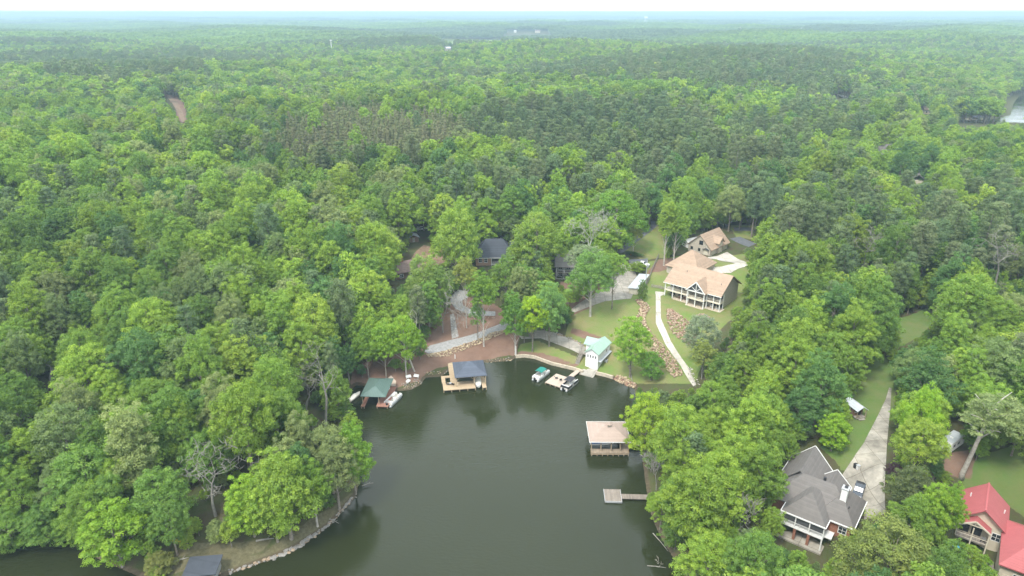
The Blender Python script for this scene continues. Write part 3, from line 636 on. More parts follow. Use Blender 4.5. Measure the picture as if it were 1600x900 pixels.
window(K, 10.6, 3.4, 1.7, 1.3, 1.4, '-y'); window(K, 2.2, 3.0, -.9, 1.6, 1.8, '-y'); window(K, 5.2, 3.0, -.9, 1.6, 1.8, '-y'); window(K, 12.0, 6.0, 1.7, 1.2, 1.4, '+x'); window(K, 12.0, 10.0, 1.7, 1.2, 1.4, '+x'); window(K, .3, 18.6, 2.0, 1.4, 1.4, '+y')
d = MB().box(4.6, 7.8, 15.003, 15.07, -.4, 2.0).build('garage_door', 'white', K)
b = MB(); b.box(-2.9,-.1,3.2,4.2,.2,.35); b.box(-2.9,-.1,2.2,3.3,.2,.34); b.build('side_deck', 'white', K); b = MB(); porch_rail(b, (-2.9,2.2), (-.2,2.2), .35); porch_rail(b, (-2.9,2.2), (-2.9,4.1), .35); b.build('side_rail', 'white', K)
b = MB(); b.tube([(1.4,8.4,6.0),(1.4,8.4,6.9)], .09, 6); b.build('vent_pipe', 'white', K); b = MB(); b.tube([(4.9,9.3,7.2),(4.9,9.3,7.9)], .28, 10); b.build('roof_fan', 'dark', K); b = MB(); b.tube([(-1.2,14.0,5.5),(-1.2,14.0,6.3)], .08, 6); b.build('vent_pipe', 'dark', K); b = MB(); b.tube([(10.6,5.6,5.2),(10.6,5.6,6.0)], .09, 6); b.build('vent_pipe', 'dark', K)

# red roofed house
D = thing('red_house', 'cream house with bright red metal roofs at the right edge', 'house', (88.4,102.3,7.0), R_(-36))
b = MB(); b.box(-3.7, 3.6, .5, 9.0, -2.5, 3.3); b.prism([(-3.7,3.3),(3.6,3.3),(-.05,6.5)], 'y', .5, 9.0); b.box(3.6, 16.5, -8.8, 4.4, -3, 3.0); b.build('wall', 'siding_tan', D)
MB().gable(-4.3, 4.2, -.4, 9.6, 3.4, 7.1, 'y', .2).build('roof', 'roof_red', D)
MB().gable(-3.6, 1.7, -1.6, 2.2, 3.15, 4.9, 'y', .16).build('balcony_roof', 'roof_red', D)
MB().hip(3.2, 17.2, -9.5, 5.1, 3.3, 7.2, 'x', 5.5, .2).build('wing_roof', 'roof_red', D)
MB().box(-.2, .1, -.4, 9.6, 7.05, 7.2).build('ridge_cap', 'roof_red', D)
MB().box(7.4, 8.6, 5.2, 6.4, 3, 5.2).build('chimney', 'roof_red', D)
b = MB(); b.bar((-3.6,-1.65,3.15),(-.95,-1.65,4.85), .12, .3); b.bar((1.7,-1.65,3.15),(-.95,-1.65,4.85), .12, .3); b.bar((-2.6,-1.6,3.9),(.7,-1.6,3.9), .1, .16); b.bar((-.95,-1.6,3.9),(-.95,-1.6,4.7), .1); b.build('gable_truss', 'cream_paint', D)
MB().box(-3.5, 1.6, -1.4, .5, .2, .42).build('balcony_floor', 'old_wood', D)
b = MB(); porch_rail(b, (-3.5,-1.4), (1.6,-1.4), .42); porch_rail(b, (1.6,-1.4), (1.6,.4), .42); b.build('balcony_rail', 'cream_paint', D)
for x in (-3.5, -1.0, 1.55): MB().box(x-.1, x+.1, -1.45, -1.25, -2.6, 3.2).build('post', 'cream_paint', D)
window(D, 2.7, .5, 1.6, 1.3, 1.5, '-y'); window(D, -2.4, .5, 1.6, 1.4, 1.7, '-y', True, 'dark'); window(D, -.4, .5, 1.6, 1.4, 1.7, '-y', True, 'dark'); window(D, -2.2, .5, -1.2, 1.6, 1.8, '-y', True, 'dark')
window(D, 6.5, -8.8, 1.0, 1.6, 1.6, '-y'); window(D, 10.5, -8.8, 1.0, 1.6, 1.6, '-y'); MB().box(4.2,5.2,-8.86,-8.803,-1.0,1.2).build('door', 'cream_paint', D)
MB().box(-4.0, 3.4, -4.6, -1.5, -2.55, -2.35).build('deck', 'old_wood', D)
b = MB(); porch_rail(b, (-4.0,-4.5), (1.6,-4.5), -2.35); b.build('deck_rail', 'old_wood', D)
b = MB()
for k in range(11): b.box(1.7, 3.3, -4.9-.32*k, -4.6-.32*k, -2.6-.17*k, -2.5-.17*k)
b.bar((1.7,-4.6,-1.5),(1.7,-8.2,-3.4), .09, .14); b.bar((3.3,-4.6,-1.5),(3.3,-8.2,-3.4), .09, .14); b.bar((1.7,-4.6,-2.6),(1.7,-8.2,-4.5), .09, .25); b.bar((3.3,-4.6,-2.6),(3.3,-8.2,-4.5), .09, .25); b.build('stairs', 'old_wood', D)
b = MB(); b.box(3.4,12,-11,-8.8,-.35,-.15); b.build('front_deck', 'old_wood', D); b = MB(); porch_rail(b, (3.4,-11), (12,-11), -.15); b.build('front_rail', 'cream_paint', D)
for i, (x, y) in enumerate([(-.9,3.2),(-2.2,2.4),(3.2,2.2)]):
    b = MB(); zz = 7.1-abs(x+.05)*.87; b.tube([(x-(1.6 if i < 2 else 0),y+3,zz-1.4 if i < 2 else zz),(x-(1.6 if i < 2 else 0),y+3,zz-.6 if i < 2 else zz+.8)], .11, 6); b.build('vent_pipe', 'white', D)
b = MB(); um = thing('patio_umbrella', 'small bright blue parasol on the deck of the red roofed house', 'umbrella', D.matrix_basis @ Vector((-3.0,-3.2,-2.35)), 0)
MB().tube([(0,0,0),(0,0,2.3)], .035, 6).build('pole', 'galv', um)
MB().add([(0,0,2.45)]+[(1.0*math.cos(k*math.pi/4), 1.0*math.sin(k*math.pi/4), 1.95) for k in range(8)], [(0,k+1,(k+1) % 8+1) for k in range(8)]).build('canopy', 'canvas_sky', um)
gr = thing('barbecue_grill', 'domed steel barbecue on the balcony of the red roofed house', 'grill', D.matrix_basis @ Vector((.9,-.7,.42)), R_(-36))
MB().box(-.4,.4,-.25,.25,.55,.8).build('firebox', 'dark', gr); MB().prism([(-.25,.8),(.25,.8),(.2,1.05),(-.2,1.05)], 'x', -.4, .4).build('lid', 'steel', gr); [MB().box(sx-.03,sx+.03,sy-.03,sy+.03,0,.55).build('leg', 'dark', gr) for sx in (-.35,.35) for sy in (-.2,.2)]

# brick house among the trees
Bk = thing('brick_house', 'brick house with steep dark slate roof hidden among trees', 'house', (-14,247.5,9.3), R_(2))
b = MB(); b.box(0, 6.0, 0, 12, -2, 3.4); b.box(6.0, 14.5, 2.6, 12, -2, 3.4); b.box(14.5, 24, 4, 13, -2, 3.2); b.box(12.6, 14.5, 0, 2.6, -2, 3.4); b.build('wall', 'brick_pale', Bk)
MB().hip(-.6, 15.1, -.6, 12.6, 3.4, 9.0, 'x', 4.6, .2).build('roof', 'shingle_dark', Bk); MB().gable(13.4, 24.6, 3.4, 13.6, 3.2, 7.4, 'x', .2).build('wing_roof', 'shingle_dark', Bk)
b = MB(); b.box(6,12.6,0,2.6,.2,.4); b.build('porch_floor', 'white', Bk); b = MB(); b.box(6.1,12.5,.06,.1,.9,3.1); b.build('porch_screen', 'screen', Bk)
for x in (6.1, 9.3, 12.5): MB().box(x-.1, x+.1, -.06, .14, -1.6, 3.2).build('post', 'white', Bk)
b = MB(); b.bar((6.1,0,.55),(12.5,0,.55), .14, .3); b.bar((6.1,0,3.15),(12.5,0,3.15), .14, .2); porch_rail(b, (6.1,.02), (12.5,.02), .5, .9); b.build('porch_rail', 'white', Bk)
window(Bk, 1.8, 0, 2.1, 1.1, 1.5, '-y'); window(Bk, 3.9, 0, 2.1, 1.1, 1.5, '-y'); window(Bk, 13.5, 0, 2.1, .9, 1.5, '-y'); window(Bk, 18, 4, 1.8, 1.4, 1.4, '-y')
b = MB(); fascia(b, -.6, 15.1, -.6, 12.6, 3.36, .08, .2); b.build('gutter', 'white', Bk)

# weathered wooden house
Wd = thing('wooden_house', 'weathered grey two storey wooden house behind the dark oak', 'house', (16.2,235.6,8.4), R_(-4))
MB().box(0, 9, 2.6, 10, -1.5, 5.0).build('wall', 'siding_grey', Wd); MB().gable(-.5, 9.5, -.5, 10.6, 4.9, 8.2, 'x', .2).build('roof', 'shingle_grey', Wd)
MB().box(0,9,0,2.6,2.3,2.5).build('deck', 'old_wood', Wd)
for x in (.12, 3.0, 6.0, 8.9): MB().box(x-.1, x+.1, 0, .2, -1, 4.9).build('post', 'white', Wd)
b = MB(); porch_rail(b, (.1,.1), (8.9,.1), 2.5); b.bar((.1,.1,.05),(8.9,.1,.05), .14, .2); b.bar((.1,.1,2.4),(3,.1,.2), .08); b.bar((3,.1,2.4),(6,.1,.2), .08); b.build('deck_rail', 'white', Wd)
window(Wd, 1.6, 2.6, 3.8, 1.4, 1.5, '-y'); window(Wd, 4.6, 2.6, 3.8, 1.4, 1.5, '-y'); window(Wd, 1.6, 2.6, 1.0, 1.4, 1.6, '-y'); window(Wd, 4.6, 2.6, 1.0, 1.4, 1.6, '-y')

# brown lodge on the left
Lg = thing('brown_lodge', 'brown timber lodge with porch and red deck left of the brick house', 'house', (-44.6,231.5,8.6), R_(28))
MB().box(2.6, 13, 1, 9.5, -2, 2.8).build('wall', 'log_wall', Lg); MB().gable(2.0, 13.6, .2, 10.2, 2.8, 5.6, 'x', .2).build('roof', 'roof_brown', Lg)
MB().gable(-.4, 3.2, 4.2, 9.2, 2.5, 3.7, 'x', .15).build('porch_roof', 'roof_brown', Lg)
MB().box(-1.4, 2.6, -.6, 9.0, -.5, .1).build('deck', 'deck_red', Lg)
for (x, y) in [(-.2,4.4),(-.2,9.0),(1.6,4.4)]: MB().box(x-.09, x+.09, y-.09, y+.09, 0, 2.5).build('post', 'white', Lg)
b = MB(); porch_rail(b, (-1.4,-.6), (-1.4,9.0), .1); porch_rail(b, (-1.4,-.6), (2.6,-.6), .1); b.build('deck_rail', 'log_wall', Lg)
window(Lg, 5, 1, 1.3, 1.3, 1.3, '-y'); window(Lg, 9, 1, 1.3, 1.3, 1.3, '-y'); window(Lg, 2.6, 2.6, 1.2, 1.2, 1.4, '-x'); MB().box(6.0,7.0,4.6,5.6,4,6.6).build('chimney', 'brick', Lg)
Ls = thing('lodge_shed', 'small grey roofed shed beside the lodge track', 'shed', (*hit(645,376)[:2], hz(*hit(645,376)[:2])), R_(20))
MB().box(-2,2,-2,2,-1,2.0).build('wall', 'log_wall', Ls); MB().gable(-2.4,2.4,-2.5,2.5,2.0,3.1,'y',.12).build('roof', 'roof_metal', Ls); MB().box(-.5,.5,-2.07,-2.003,0,1.8).build('door', 'old_wood', Ls)

# metal carport shed and its fence
Cp = thing('metal_carport', 'long pale metal roofed shed beside the concrete drive', 'shed', (40.9,222.2,8.0), R_(-25))
MB().box(.2, 3.3, .2, 14.8, -1.5, 2.2).build('wall', 'siding_tan', Cp); MB().add([(-.2,-.3,2.25),(3.7,-.3,2.55),(3.7,15.2,2.55),(-.2,15.2,2.25),(-.2,-.3,2.4),(3.7,-.3,2.7),(3.7,15.2,2.7),(-.2,15.2,2.4)], [(3,2,1,0),(4,5,6,7),(0,1,5,4),(1,2,6,5),(2,3,7,6),(3,0,4,7)]).build('roof', 'roof_metal', Cp)
d = MB().box(.6, 2.9, .12, .197, 0, 2.0).build('roller_door', 'cream_paint', Cp)
def fence(name, label, pxs, h, m, step=2.4, boards=3):
    P = [hit(*p) for p in pxs]; f = thing(name, label, 'fence', P[0], 0); o = Vector(P[0])
    for i in range(len(P)-1):
        a, c = Vector(P[i]), Vector(P[i+1]); nn = max(1, int((c-a).length/step))
        for k in range(nn+(1 if i == len(P)-2 else 0)):
            q = a.lerp(c, k/nn); z = hz(q.x, q.y); MB().box(q.x-o.x-.06, q.x-o.x+.06, q.y-o.y-.06, q.y-o.y+.06, z-o.z-.4, z-o.z+h+.1).build('post', m, f)
        for k in range(nn):
            q0, q1 = a.lerp(c, k/nn), a.lerp(c, (k+1)/nn); z0, z1 = hz(q0.x, q0.y), hz(q1.x, q1.y)
            for bb in range(boards):
                zz = h*(bb+.7)/boards; MB().bar((q0.x-o.x,q0.y-o.y,z0-o.z+zz), (q1.x-o.x,q1.y-o.y,z1-o.z+zz), .05, h/boards*.62).build('rail', m, f)
    return f
fence('wooden_fence', 'dark wooden fence running downhill between carport and tan house', [(1029,402),(1018,425),(1006,452),(998,468)], 1.5, 'old_wood')
fence('garden_fence', 'low wooden fence joining the carport to the tan house', [(1018,449),(1030,451),(1039,453)], 1.1, 'old_wood', 2.0, 2)

# white boathouse with mint roof
Bh = thing('white_boathouse', 'white two storey boathouse with mint green metal roof and ramp', 'boathouse', (22.1,182.0,.9), R_(-30))
b = MB(); b.box(0, 4, 0, 9.2, -1.5, 5.0); b.prism([(0,5.0),(4,5.0),(2,6.3)], 'y', 0, 9.2); b.box(-2.2, 0, 5.2, 9.2, 1, 4.6); b.build('wall', 'siding_white', Bh)
MB().gable(-.35, 4.35, -.4, 9.6, 5.05, 6.6, 'y', .16).build('roof', 'roof_mint', Bh); MB().gable(-2.9, 2.0, 4.8, 9.5, 4.85, 6.45, 'x', .15).build('side_roof', 'roof_mint', Bh)
for x in (.75, 1.6, 2.4, 3.25): window(Bh, x, 0, 3.9, .34, .9, '-y', False)
b = MB(); b.box(.35,3.65,-.07,-.003,-.1,2.3); bd = b.build('boat_door', 'siding_white', Bh); MB().box(4.003,4.9,.3,8.8,2.5,2.62).build('side_awning', 'roof_metal', Bh)
MB().box(-2.26,-2.203,6.6,7.5,1.6,3.6).build('door', 'white', Bh); window(Bh, 4.0, 6.5, 3.6, .9, .9, '+x', True)
MB().add([(-.1,0,.0),(4.1,0,.0),(4.3,-4.6,-1.1),(-.3,-4.6,-1.1),(-.1,0,-.6),(4.1,0,-.6),(4.3,-4.6,-1.7),(-.3,-4.6,-1.7)], [(0,1,2,3),(7,6,5,4),(0,4,5,1),(1,5,6,2),(2,6,7,3),(3,7,4,0)]).build('ramp', 'concrete', Bh)
MB().box(-3.6,-.05,3.0,5.2,2.2,2.4).build('landing', 'old_wood', Bh)
b = MB(); porch_rail(b, (-3.6,3.0), (-.1,3.0), 2.4); porch_rail(b, (-3.6,3.0), (-3.6,5.2), 2.4); b.build('landing_rail', 'old_wood', Bh)
[MB().box(x-.08,x+.08,y-.08,y+.08,-.8,2.2).build('landing_post', 'old_wood', Bh) for x in (-3.5,-.3) for y in (3.1,5.0)]
b = MB()
for k in range(11): b.box(-3.4,-2.2,2.7-.27*k,2.97-.27*k,2.1-.2*k,2.18-.2*k)
b.bar((-3.4,3,2.0),(-3.4,0,-.2), .08, .25); b.bar((-2.2,3,2.0),(-2.2,0,-.2), .08, .25); b.bar((-3.4,3,3.2),(-3.4,0,1.0), .07, .09); b.bar((-2.2,3,3.2),(-2.2,0,1.0), .07, .09); b.build('stairs', 'old_wood', Bh)
def air_unit(label, x, y, z, rot):
    a = thing('air_conditioner', label, 'air conditioner', (x, y, z), rot); MB().box(-.4,.4,-.4,.4,0,.75).build('housing', 'galv', a); b = MB(); b.tube([(0,0,.75),(0,0,.82)], .3, 12); b.build('fan_guard', 'dark', a)
p = Bh.matrix_basis @ Vector((5.0,4.2,0)); air_unit('grey air conditioner beside the white boathouse wall', p.x, p.y, hz(p.x, p.y), R_(-30))
# sea walls
def wall_run(name, label, pxs, z1, w, m):
    P = [at(*p, .0) for p in pxs]; f = thing(name, label, 'sea wall', (*P[0], 0)); n_ = 0
    for i in range(len(P)-1):
        a, c = P[i], P[i+1]; L_ = math.dist(a, c); k = max(1, round(L_/1.9))
        for j in range(k):
            t0, t1 = j/k, (j+1)/k-.02/L_*2
            q0 = (a[0]+(c[0]-a[0])*t0-P[0][0], a[1]+(c[1]-a[1])*t0-P[0][1]); q1 = (a[0]+(c[0]-a[0])*t1-P[0][0], a[1]+(c[1]-a[1])*t1-P[0][1])
            MB().bar((q0[0],q0[1],z1/2-.6), (q1[0],q1[1],z1/2-.6), w, z1+1.2).build('block', m, f)
    return f
wall_run('sea_wall', 'tan block sea wall left of the white boathouse', [(806,559),(820,558),(835,560),(862,570),(896,578),(911,583)], .95, .55, 'block_wall')
wall_run('sea_wall', 'short tan sea wall right of the boathouse ramp', [(931,585),(945,588),(958,592)], .95, .55, 'block_wall')

# ------------------------------------------------------------------ docks
def piles(par, pts, z, m='post', r=.11):
    for (x, y) in pts: MB().tube([(x,y,-3.2),(x,y,z)], r, 7).build('pile', m, par)
A = thing('green_roof_dock', 'boat dock with green metal roof and reddish deck', 'boat dock', (-41.2,161.0,0), R_(-3))
MB().hip(0, 7.0, -.6, 9.6, 3.5, 5.0, 'y', 3.2, .14).build('roof', 'roof_green', A)
for (x, y) in [(.4,0),(.4,4.5),(.4,9),(4.9,0),(4.9,4.5),(4.9,9)]: MB().box(x-.1,x+.1,y-.1,y+.1,-3,3.5).build('post', 'post', A)
MB().box(.1,1.2,-1.2,9.4,.55,.75).build('side_walk', 'deck_red', A); MB().box(4.3,7.6,-1.0,9.6,.55,.76).build('deck', 'deck_red', A); MB().box(1.2,4.3,8.2,9.4,.55,.74).build('rear_walk', 'deck_red', A)
piles(A, [(.3,-1.0),(1.0,-1.0),(4.5,-.8),(7.3,-.8),(7.3,4.0),(7.3,8.0)], .95); MB().box(5.2,6.0,8.0,8.6,.76,1.9).build('locker', 'white', A)
E1 = thing('slate_dock_house', 'boat dock with dark slate hip roof and pale new decking', 'boat dock', (-19.4,168.1,0), R_(9))
MB().hip(3.4, 12.6, 1.2, 10.6, 3.9, 6.3, 'x', 4.2, .16).build('roof', 'shingle_slate', E1)
MB().box(0,9.2,0,4.2,.6,.82).build('deck', 'deck_new', E1); MB().box(11.1,12.3,-.2,9.5,.6,.81).build('side_deck', 'deck_new', E1); MB().box(2.3,4.2,4.2,17.0,.6,.83).build('gangway', 'deck_new', E1); MB().box(-.2,2.3,7.2,8.3,.6,.8).build('cross_walk', 'deck_new', E1); MB().box(-.2,.9,4.2,7.2,.6,.8).build('edge_walk', 'deck_new', E1); MB().box(4.2,11.1,8.6,10.0,.6,.8).build('rear_deck', 'deck_new', E1)
for (x, y) in [(3.8,1.6),(8.9,1.6),(12.2,1.6),(3.8,10.1),(8.9,10.1),(12.2,10.1)]: MB().box(x-.11,x+.11,y-.11,y+.11,-3,3.9).build('post', 'deck_new', E1)
b = MB(); b.bar((3.6,1.5,3.7),(12.5,1.5,3.7), .16, .3); b.bar((3.6,10.2,3.7),(12.5,10.2,3.7), .16, .3)
for x, s_ in ((4,1),(8.7,-1),(9.1,1),(12.0,-1)): b.bar((x,1.5,2.8),(x+.8*s_,1.5,3.6), .1)
b.build('beam', 'deck_new', E1); piles(E1, [(.1,.1),(2.3,.1),(4.6,.1),(6.9,.1),(9.1,.1),(.1,8.0),(.1,4.2),(11.2,-.1),(12.2,-.1)], .6, 'post', .13)
Tn = thing('tan_roof_boathouse', 'boathouse with cream hip roof on the right side of the cove', 'boathouse', (18.9,138.9,0), R_(-.5))
MB().hip(-.1, 9.7, -.3, 8.5, 4.0, 6.2, 'x', 4.3, .16).build('roof', 'roof_cream', Tn)
cu = MB().box(4.5,5.3,3.2,4.1,5.6,6.5).build('cupola', 'old_wood', Tn); MB().hip(4.3,5.5,3.0,4.3,6.5,6.9,'x',.5,.08).build('cupola_roof', 'roof_cream', cu)
b = MB(); fascia(b, -.1, 9.7, -.3, 8.5, 4.0, .07, .2); b.build('gutter', 'white', Tn)
MB().box(.3,9.6,-.5,1.2,.75,.95).build('deck', 'deck_brown', Tn); MB().box(7.6,9.7,1.2,8.3,.75,.94).build('side_deck', 'deck_brown', Tn); MB().box(.3,7.6,7.2,8.3,.75,.93).build('rear_deck', 'deck_brown', Tn); MB().box(9.6,16,2.5,4.0,.75,.92).build('gangway', 'deck_brown', Tn)
for (x, y) in [(.4,.2),(2.7,.2),(5.2,.2),(7.4,.2),(9.4,.2),(.4,8.1),(5.0,8.1),(9.4,8.1)]: MB().box(x-.11,x+.11,y-.11,y+.11,-3,4.0).build('post', 'post', Tn)
piles(Tn, [(.5,-.45),(1.8,-.45),(3.1,-.45),(4.4,-.45),(5.7,-.45),(7.0,-.45),(8.3,-.45),(9.4,-.45)], 1.35, 'post', .09)
b = MB(); b.bar((.4,-.45,.55),(9.5,-.45,.55), .1, .3); b.bar((.3,.2,3.8),(9.5,.2,3.8), .14, .26); b.build('beam', 'post', Tn)
Fd = thing('floating_dock', 'square weathered floating dock with a gangway to the right shore', 'dock', (20.5,121.3,0), R_(-2.5))
MB().box(0,3.6,0,4.1,.28,.5).build('deck', 'deck_old', Fd); b = MB(); b.box(-.06,3.66,-.1,-.004,.12,.54); b.box(3.604,3.7,0,4.1,.12,.53); b.box(-.1,-.004,0,4.1,.12,.53); b.build('rim', 'galv', Fd); MB().box(.1,3.5,.1,4.0,-.35,.27).build('float', 'dark', Fd); MB().box(3.7,11.6,.95,2.5,.42,.58).build('gangway', 'deck_old', Fd)
Td = thing('swim_dock', 'pale square dock between two pontoon boats at the sea wall', 'dock', (9.6,173.1,0), R_(-35))
MB().box(0,5.3,0,6.2,.4,.62).build('deck', 'deck_pale', Td); MB().box(3.7,5.1,6.2,12.0,.4,.63).build('gangway', 'deck_pale', Td); piles(Td, [(.1,-.05),(1.8,-.05),(3.5,-.05),(5.2,-.05),(5.35,3),(-.05,3),(3.6,9)], .55, 'post', .1)
def lounge(label, M4, par, m='dark'):
    p = par.matrix_basis @ Vector(M4); c = thing('deck_chair', label, 'chair', p, M4[0])
    MB().box(-.3,.3,-.35,.35,.3,.38).build('seat', m, c); MB().add([(-.3,.3,.36),(.3,.3,.36),(.3,.62,.98),(-.3,.62,.98),(-.3,.38,.34),(.3,.38,.34),(.3,.7,.95),(-.3,.7,.95)], [(0,1,2,3),(7,6,5,4),(0,4,5,1),(1,5,6,2),(2,6,7,3),(3,7,4,0)]).build('backrest', m, c)
    [MB().box(x-.03,x+.03,y-.03,y+.03,0,.3).build('leg', m, c) for x in (-.27,.27) for y in (-.3,.3)]
lounge('dark deck chair on the pale dock, left of two', (1.7,3.6,.62), Td); lounge('dark deck chair on the pale dock, right of two', (3.2,3.4,.62), Td)
lounge('dark garden chair on the new decking beside the slate roof', (1.5,2.9,.82), E1); lounge('second garden chair on the new decking nearest the gangway', (2.9,2.6,.82), E1)
gt_ = thing('glass_table', 'small round glass table between chairs on the new decking', 'table', E1.matrix_basis @ Vector((2.2,2.9,.82)), 0); b = MB(); b.tube([(0,0,.5),(0,0,.55)], .45, 14); b.build('table_top', 'galv', gt_); MB().tube([(0,0,0),(0,0,.5)], .05, 6).build('leg', 'dark', gt_)
Gs = thing('peninsula_dock', 'small waterside shelter with flat grey roof on the peninsula', 'boat dock', (-61.2,97.6,0), R_(4))
MB().add([(-.2,-.4,2.7),(6.0,-.4,2.9),(6.0,4.2,3.4),(-.2,4.2,3.2),(-.2,-.4,2.85),(6.0,-.4,3.05),(6.0,4.2,3.55),(-.2,4.2,3.35)], [(3,2,1,0),(4,5,6,7),(0,1,5,4),(1,2,6,5),(2,3,7,6),(3,0,4,7)]).build('roof', 'shingle_dark', Gs)
MB().box(.2,5.4,.2,3.8,.5,.7).build('deck', 'deck_old', Gs); MB().box(5.3,5.4,.1,3.9,.7,2.75).build('side_wall', 'galv', Gs); [MB().box(x-.09,x+.09,y-.09,y+.09,-2.5,2.75).build('post', 'post', Gs) for x in (.2,2.7,5.2) for y in (.1,3.8)]

# ------------------------------------------------------------------ boats
def pontoon(label, x, y, rot, L_=7.2, canvas=None, cover=False, rail='hull_white', group='pontoon boats'):
    o = thing('pontoon_boat', label, 'boat', (x, y, .0), rot, group); w = 1.22
    for sx in (-.85, .85):
        b = MB(); b.tube([(sx,-L_/2,.18),(sx,-L_/2+.3,.2),(sx,L_/2-.9,.2),(sx,L_/2-.2,.36),(sx,L_/2+.1,.5)], [.28,.34,.34,.24,.06], 10); b.build('pontoon', 'steel', o, True)
    MB().box(-w,w,-L_/2+.3,L_/2-.2,.52,.64).build('deck', 'boat_carpet', o)
    b = MB()
    for (x0,x1,y0,y1) in ((-w,-w+.07,-L_/2+.4,L_/2-.5),(w-.07,w,-L_/2+.4,-.4),(w-.07,w,.5,L_/2-.5),(-w,-.4,L_/2-.57,L_/2-.5),(.4,w,L_/2-.57,L_/2-.5),(-w,w,-L_/2+.9,-L_/2+.97)): b.box(x0,x1,y0,y1,.66,1.28)
    b.build('side_panel', rail, o)
    s = MB(); s.box(-w+.1,-w+.7,.7,L_/2-.7,.64,1.05); s.box(w-.7,w-.1,.9,L_/2-.7,.64,1.05); s.box(-w+.1,w-.1,-L_/2+1.05,-L_/2+1.7,.64,1.06); st = s.build('bench_seat', 'vinyl', o)
    s = MB(); s.box(-w+.08,-w+.25,.7,L_/2-.7,1.05,1.42); s.box(w-.25,w-.08,.9,L_/2-.7,1.05,1.42); s.box(-w+.1,w-.1,-L_/2+1.0,-L_/2+1.18,1.06,1.45); s.build('seat_back', 'hull_white', st)
    c = MB().prism([(-.6,.64),(.1,.64),(.1,1.3),(-.2,1.55),(-.5,1.4)], 'x', .3, 1.05).build('console', 'hull_white', o); MB().tube([(.68,-.62,1.3),(.68,-.58,1.34)], .19, 12).build('steering_wheel', 'dark', c)
    m_ = MB(); m_.box(-.2,.2,-L_/2-.35,-L_/2+.1,.7,1.3); mo = m_.build('outboard_motor', 'dark' if canvas != 'x' else 'white', o); MB().box(-.08,.08,-L_/2-.25,-L_/2-.02,-.5,.7).build('motor_leg', 'dark', mo)
    if canvas:
        b = MB(); prof = [(-1.15,2.42),(-.6,2.6),(0,2.66),(.6,2.6),(1.15,2.42),(1.15,2.37),(.6,2.54),(0,2.6),(-.6,2.54),(-1.15,2.37)]; b.prism(prof, 'y', -1.6, 1.3); b.build('canopy', canvas, o)
        b = MB(); [b.bar((sx,0,1.28),(sx,yy_,2.4), .05) for sx in (-1.15,1.15) for yy_ in (-1.5,-.3,1.2)]; b.build('canopy_frame', 'steel', o)
    return o
pontoon('white open pontoon boat tied to the reddish deck', -32.9, 163.6, R_(-21), 6.6)
pontoon('white pontoon boat with teal canopy at the left of the pale dock', 8.6, 177.3, R_(-35), 6.8, 'canvas_teal')
pontoon('pontoon boat with black canopy at the right of the pale dock', 16.6, 171.8, R_(-35), 7.0, 'canvas_black', rail='dark')
def runabout(name, label, x, y, z, rot, L_, W_, hull, cover, group=None, motor=True):
    o = thing(name, label, 'boat', (x, y, z), rot, group); n_ = 9; V = []; Fq = []
    for i in range(n_):
        t = i/(n_-1); wv = W_/2*(1-max(0, t-.45)**2*3.1)**.5 if t < 1 else .02; wv = max(wv, .02); zk = .0+.45*max(0, t-.6)**2*4; yv = -L_/2+L_*t; top = .75+.3*t*t
        V += [(-wv,yv,top),(-wv*.82,yv,.28+zk*.6),(0,yv,zk),(wv*.82,yv,.28+zk*.6),(wv,yv,top)]
    for i in range(n_-1):
        for k in range(4): Fq.append((i*5+k,i*5+k+1,i*5+k+6,i*5+k+5))
    Fq.append((0,1,2,3,4)); h = MB().add(V, Fq).build('hull', hull, o, False)
    V = []; Fq = []
    for i in range(n_):
        t = i/(n_-1); wv = max(W_/2*(max(1-max(0, t-.45)**2*3.1, 0))**.5, .02)*1.02; yv = -L_/2+L_*t; top = .76+.3*t*t; hp = .55*math.exp(-((t-.5)/.22)**2)+.12
        V += [(-wv,yv,top),(-wv*.5,yv,top+hp*.8),(0,yv,top+hp),(wv*.5,yv,top+hp*.8),(wv,yv,top)]
    for i in range(n_-1):
        for k in range(4): Fq.append((i*5+k,i*5+k+1,i*5+k+6,i*5+k+5))
    Fq.append((0,1,2,3,4)); MB().add(V, Fq).build('cover' if cover.startswith('canvas') else 'deck', cover, o, True)
    if motor: MB().box(-.2,.2,-L_/2-.4,-L_/2,.5,1.2).build('outboard_motor', 'dark', o)
    return o
runabout('covered_boat', 'white boat under a blue cover inside the cream roofed boathouse', 22.6, 142.3, .9, R_(-88), 6.4, 2.3, 'hull_white', 'canvas_blue')
runabout('motor_boat', 'white motor boat with outboard in the slip under the slate roof', *(E1.matrix_basis @ Vector((10.1,3.2,.2)))[:], R_(189), 6.0, 2.0, 'hull_white', 'vinyl')
runabout('jon_boat', 'small tan flat boat moored left of the green roofed dock', -44.0, 165.2, -.1, R_(-28), 4.6, 1.5, 'cream_paint', 'vinyl')
kx, ky, kz = hit(281, 846)
o = thing('kayak', 'yellow kayak lying on the peninsula lawn edge', 'kayak', (kx, ky, kz+.05), R_(-88)); V = []; Fq = []
for i in range(11):
    t = i/10; wv = max(.36*math.sin(math.pi*t)**.7, .015); yv = -2.1+4.2*t; up = .12*(2*t-1)**4
    V += [(-wv,yv,.22+up),(-wv*.7,yv,.02+up),(wv*.7,yv,.02+up),(wv,yv,.22+up),(0,yv,.34+up)]
for i in range(10):
    for k in range(5): Fq.append((i*5+k,i*5+(k+1) % 5,i*5+5+(k+1) % 5,i*5+5+k))
MB().add(V, Fq).build('hull', 'yellow', o, True); MB().tube([(0,-.1,.3),(0,-.1,.37)], .26, 10).build('cockpit', 'dark', o)

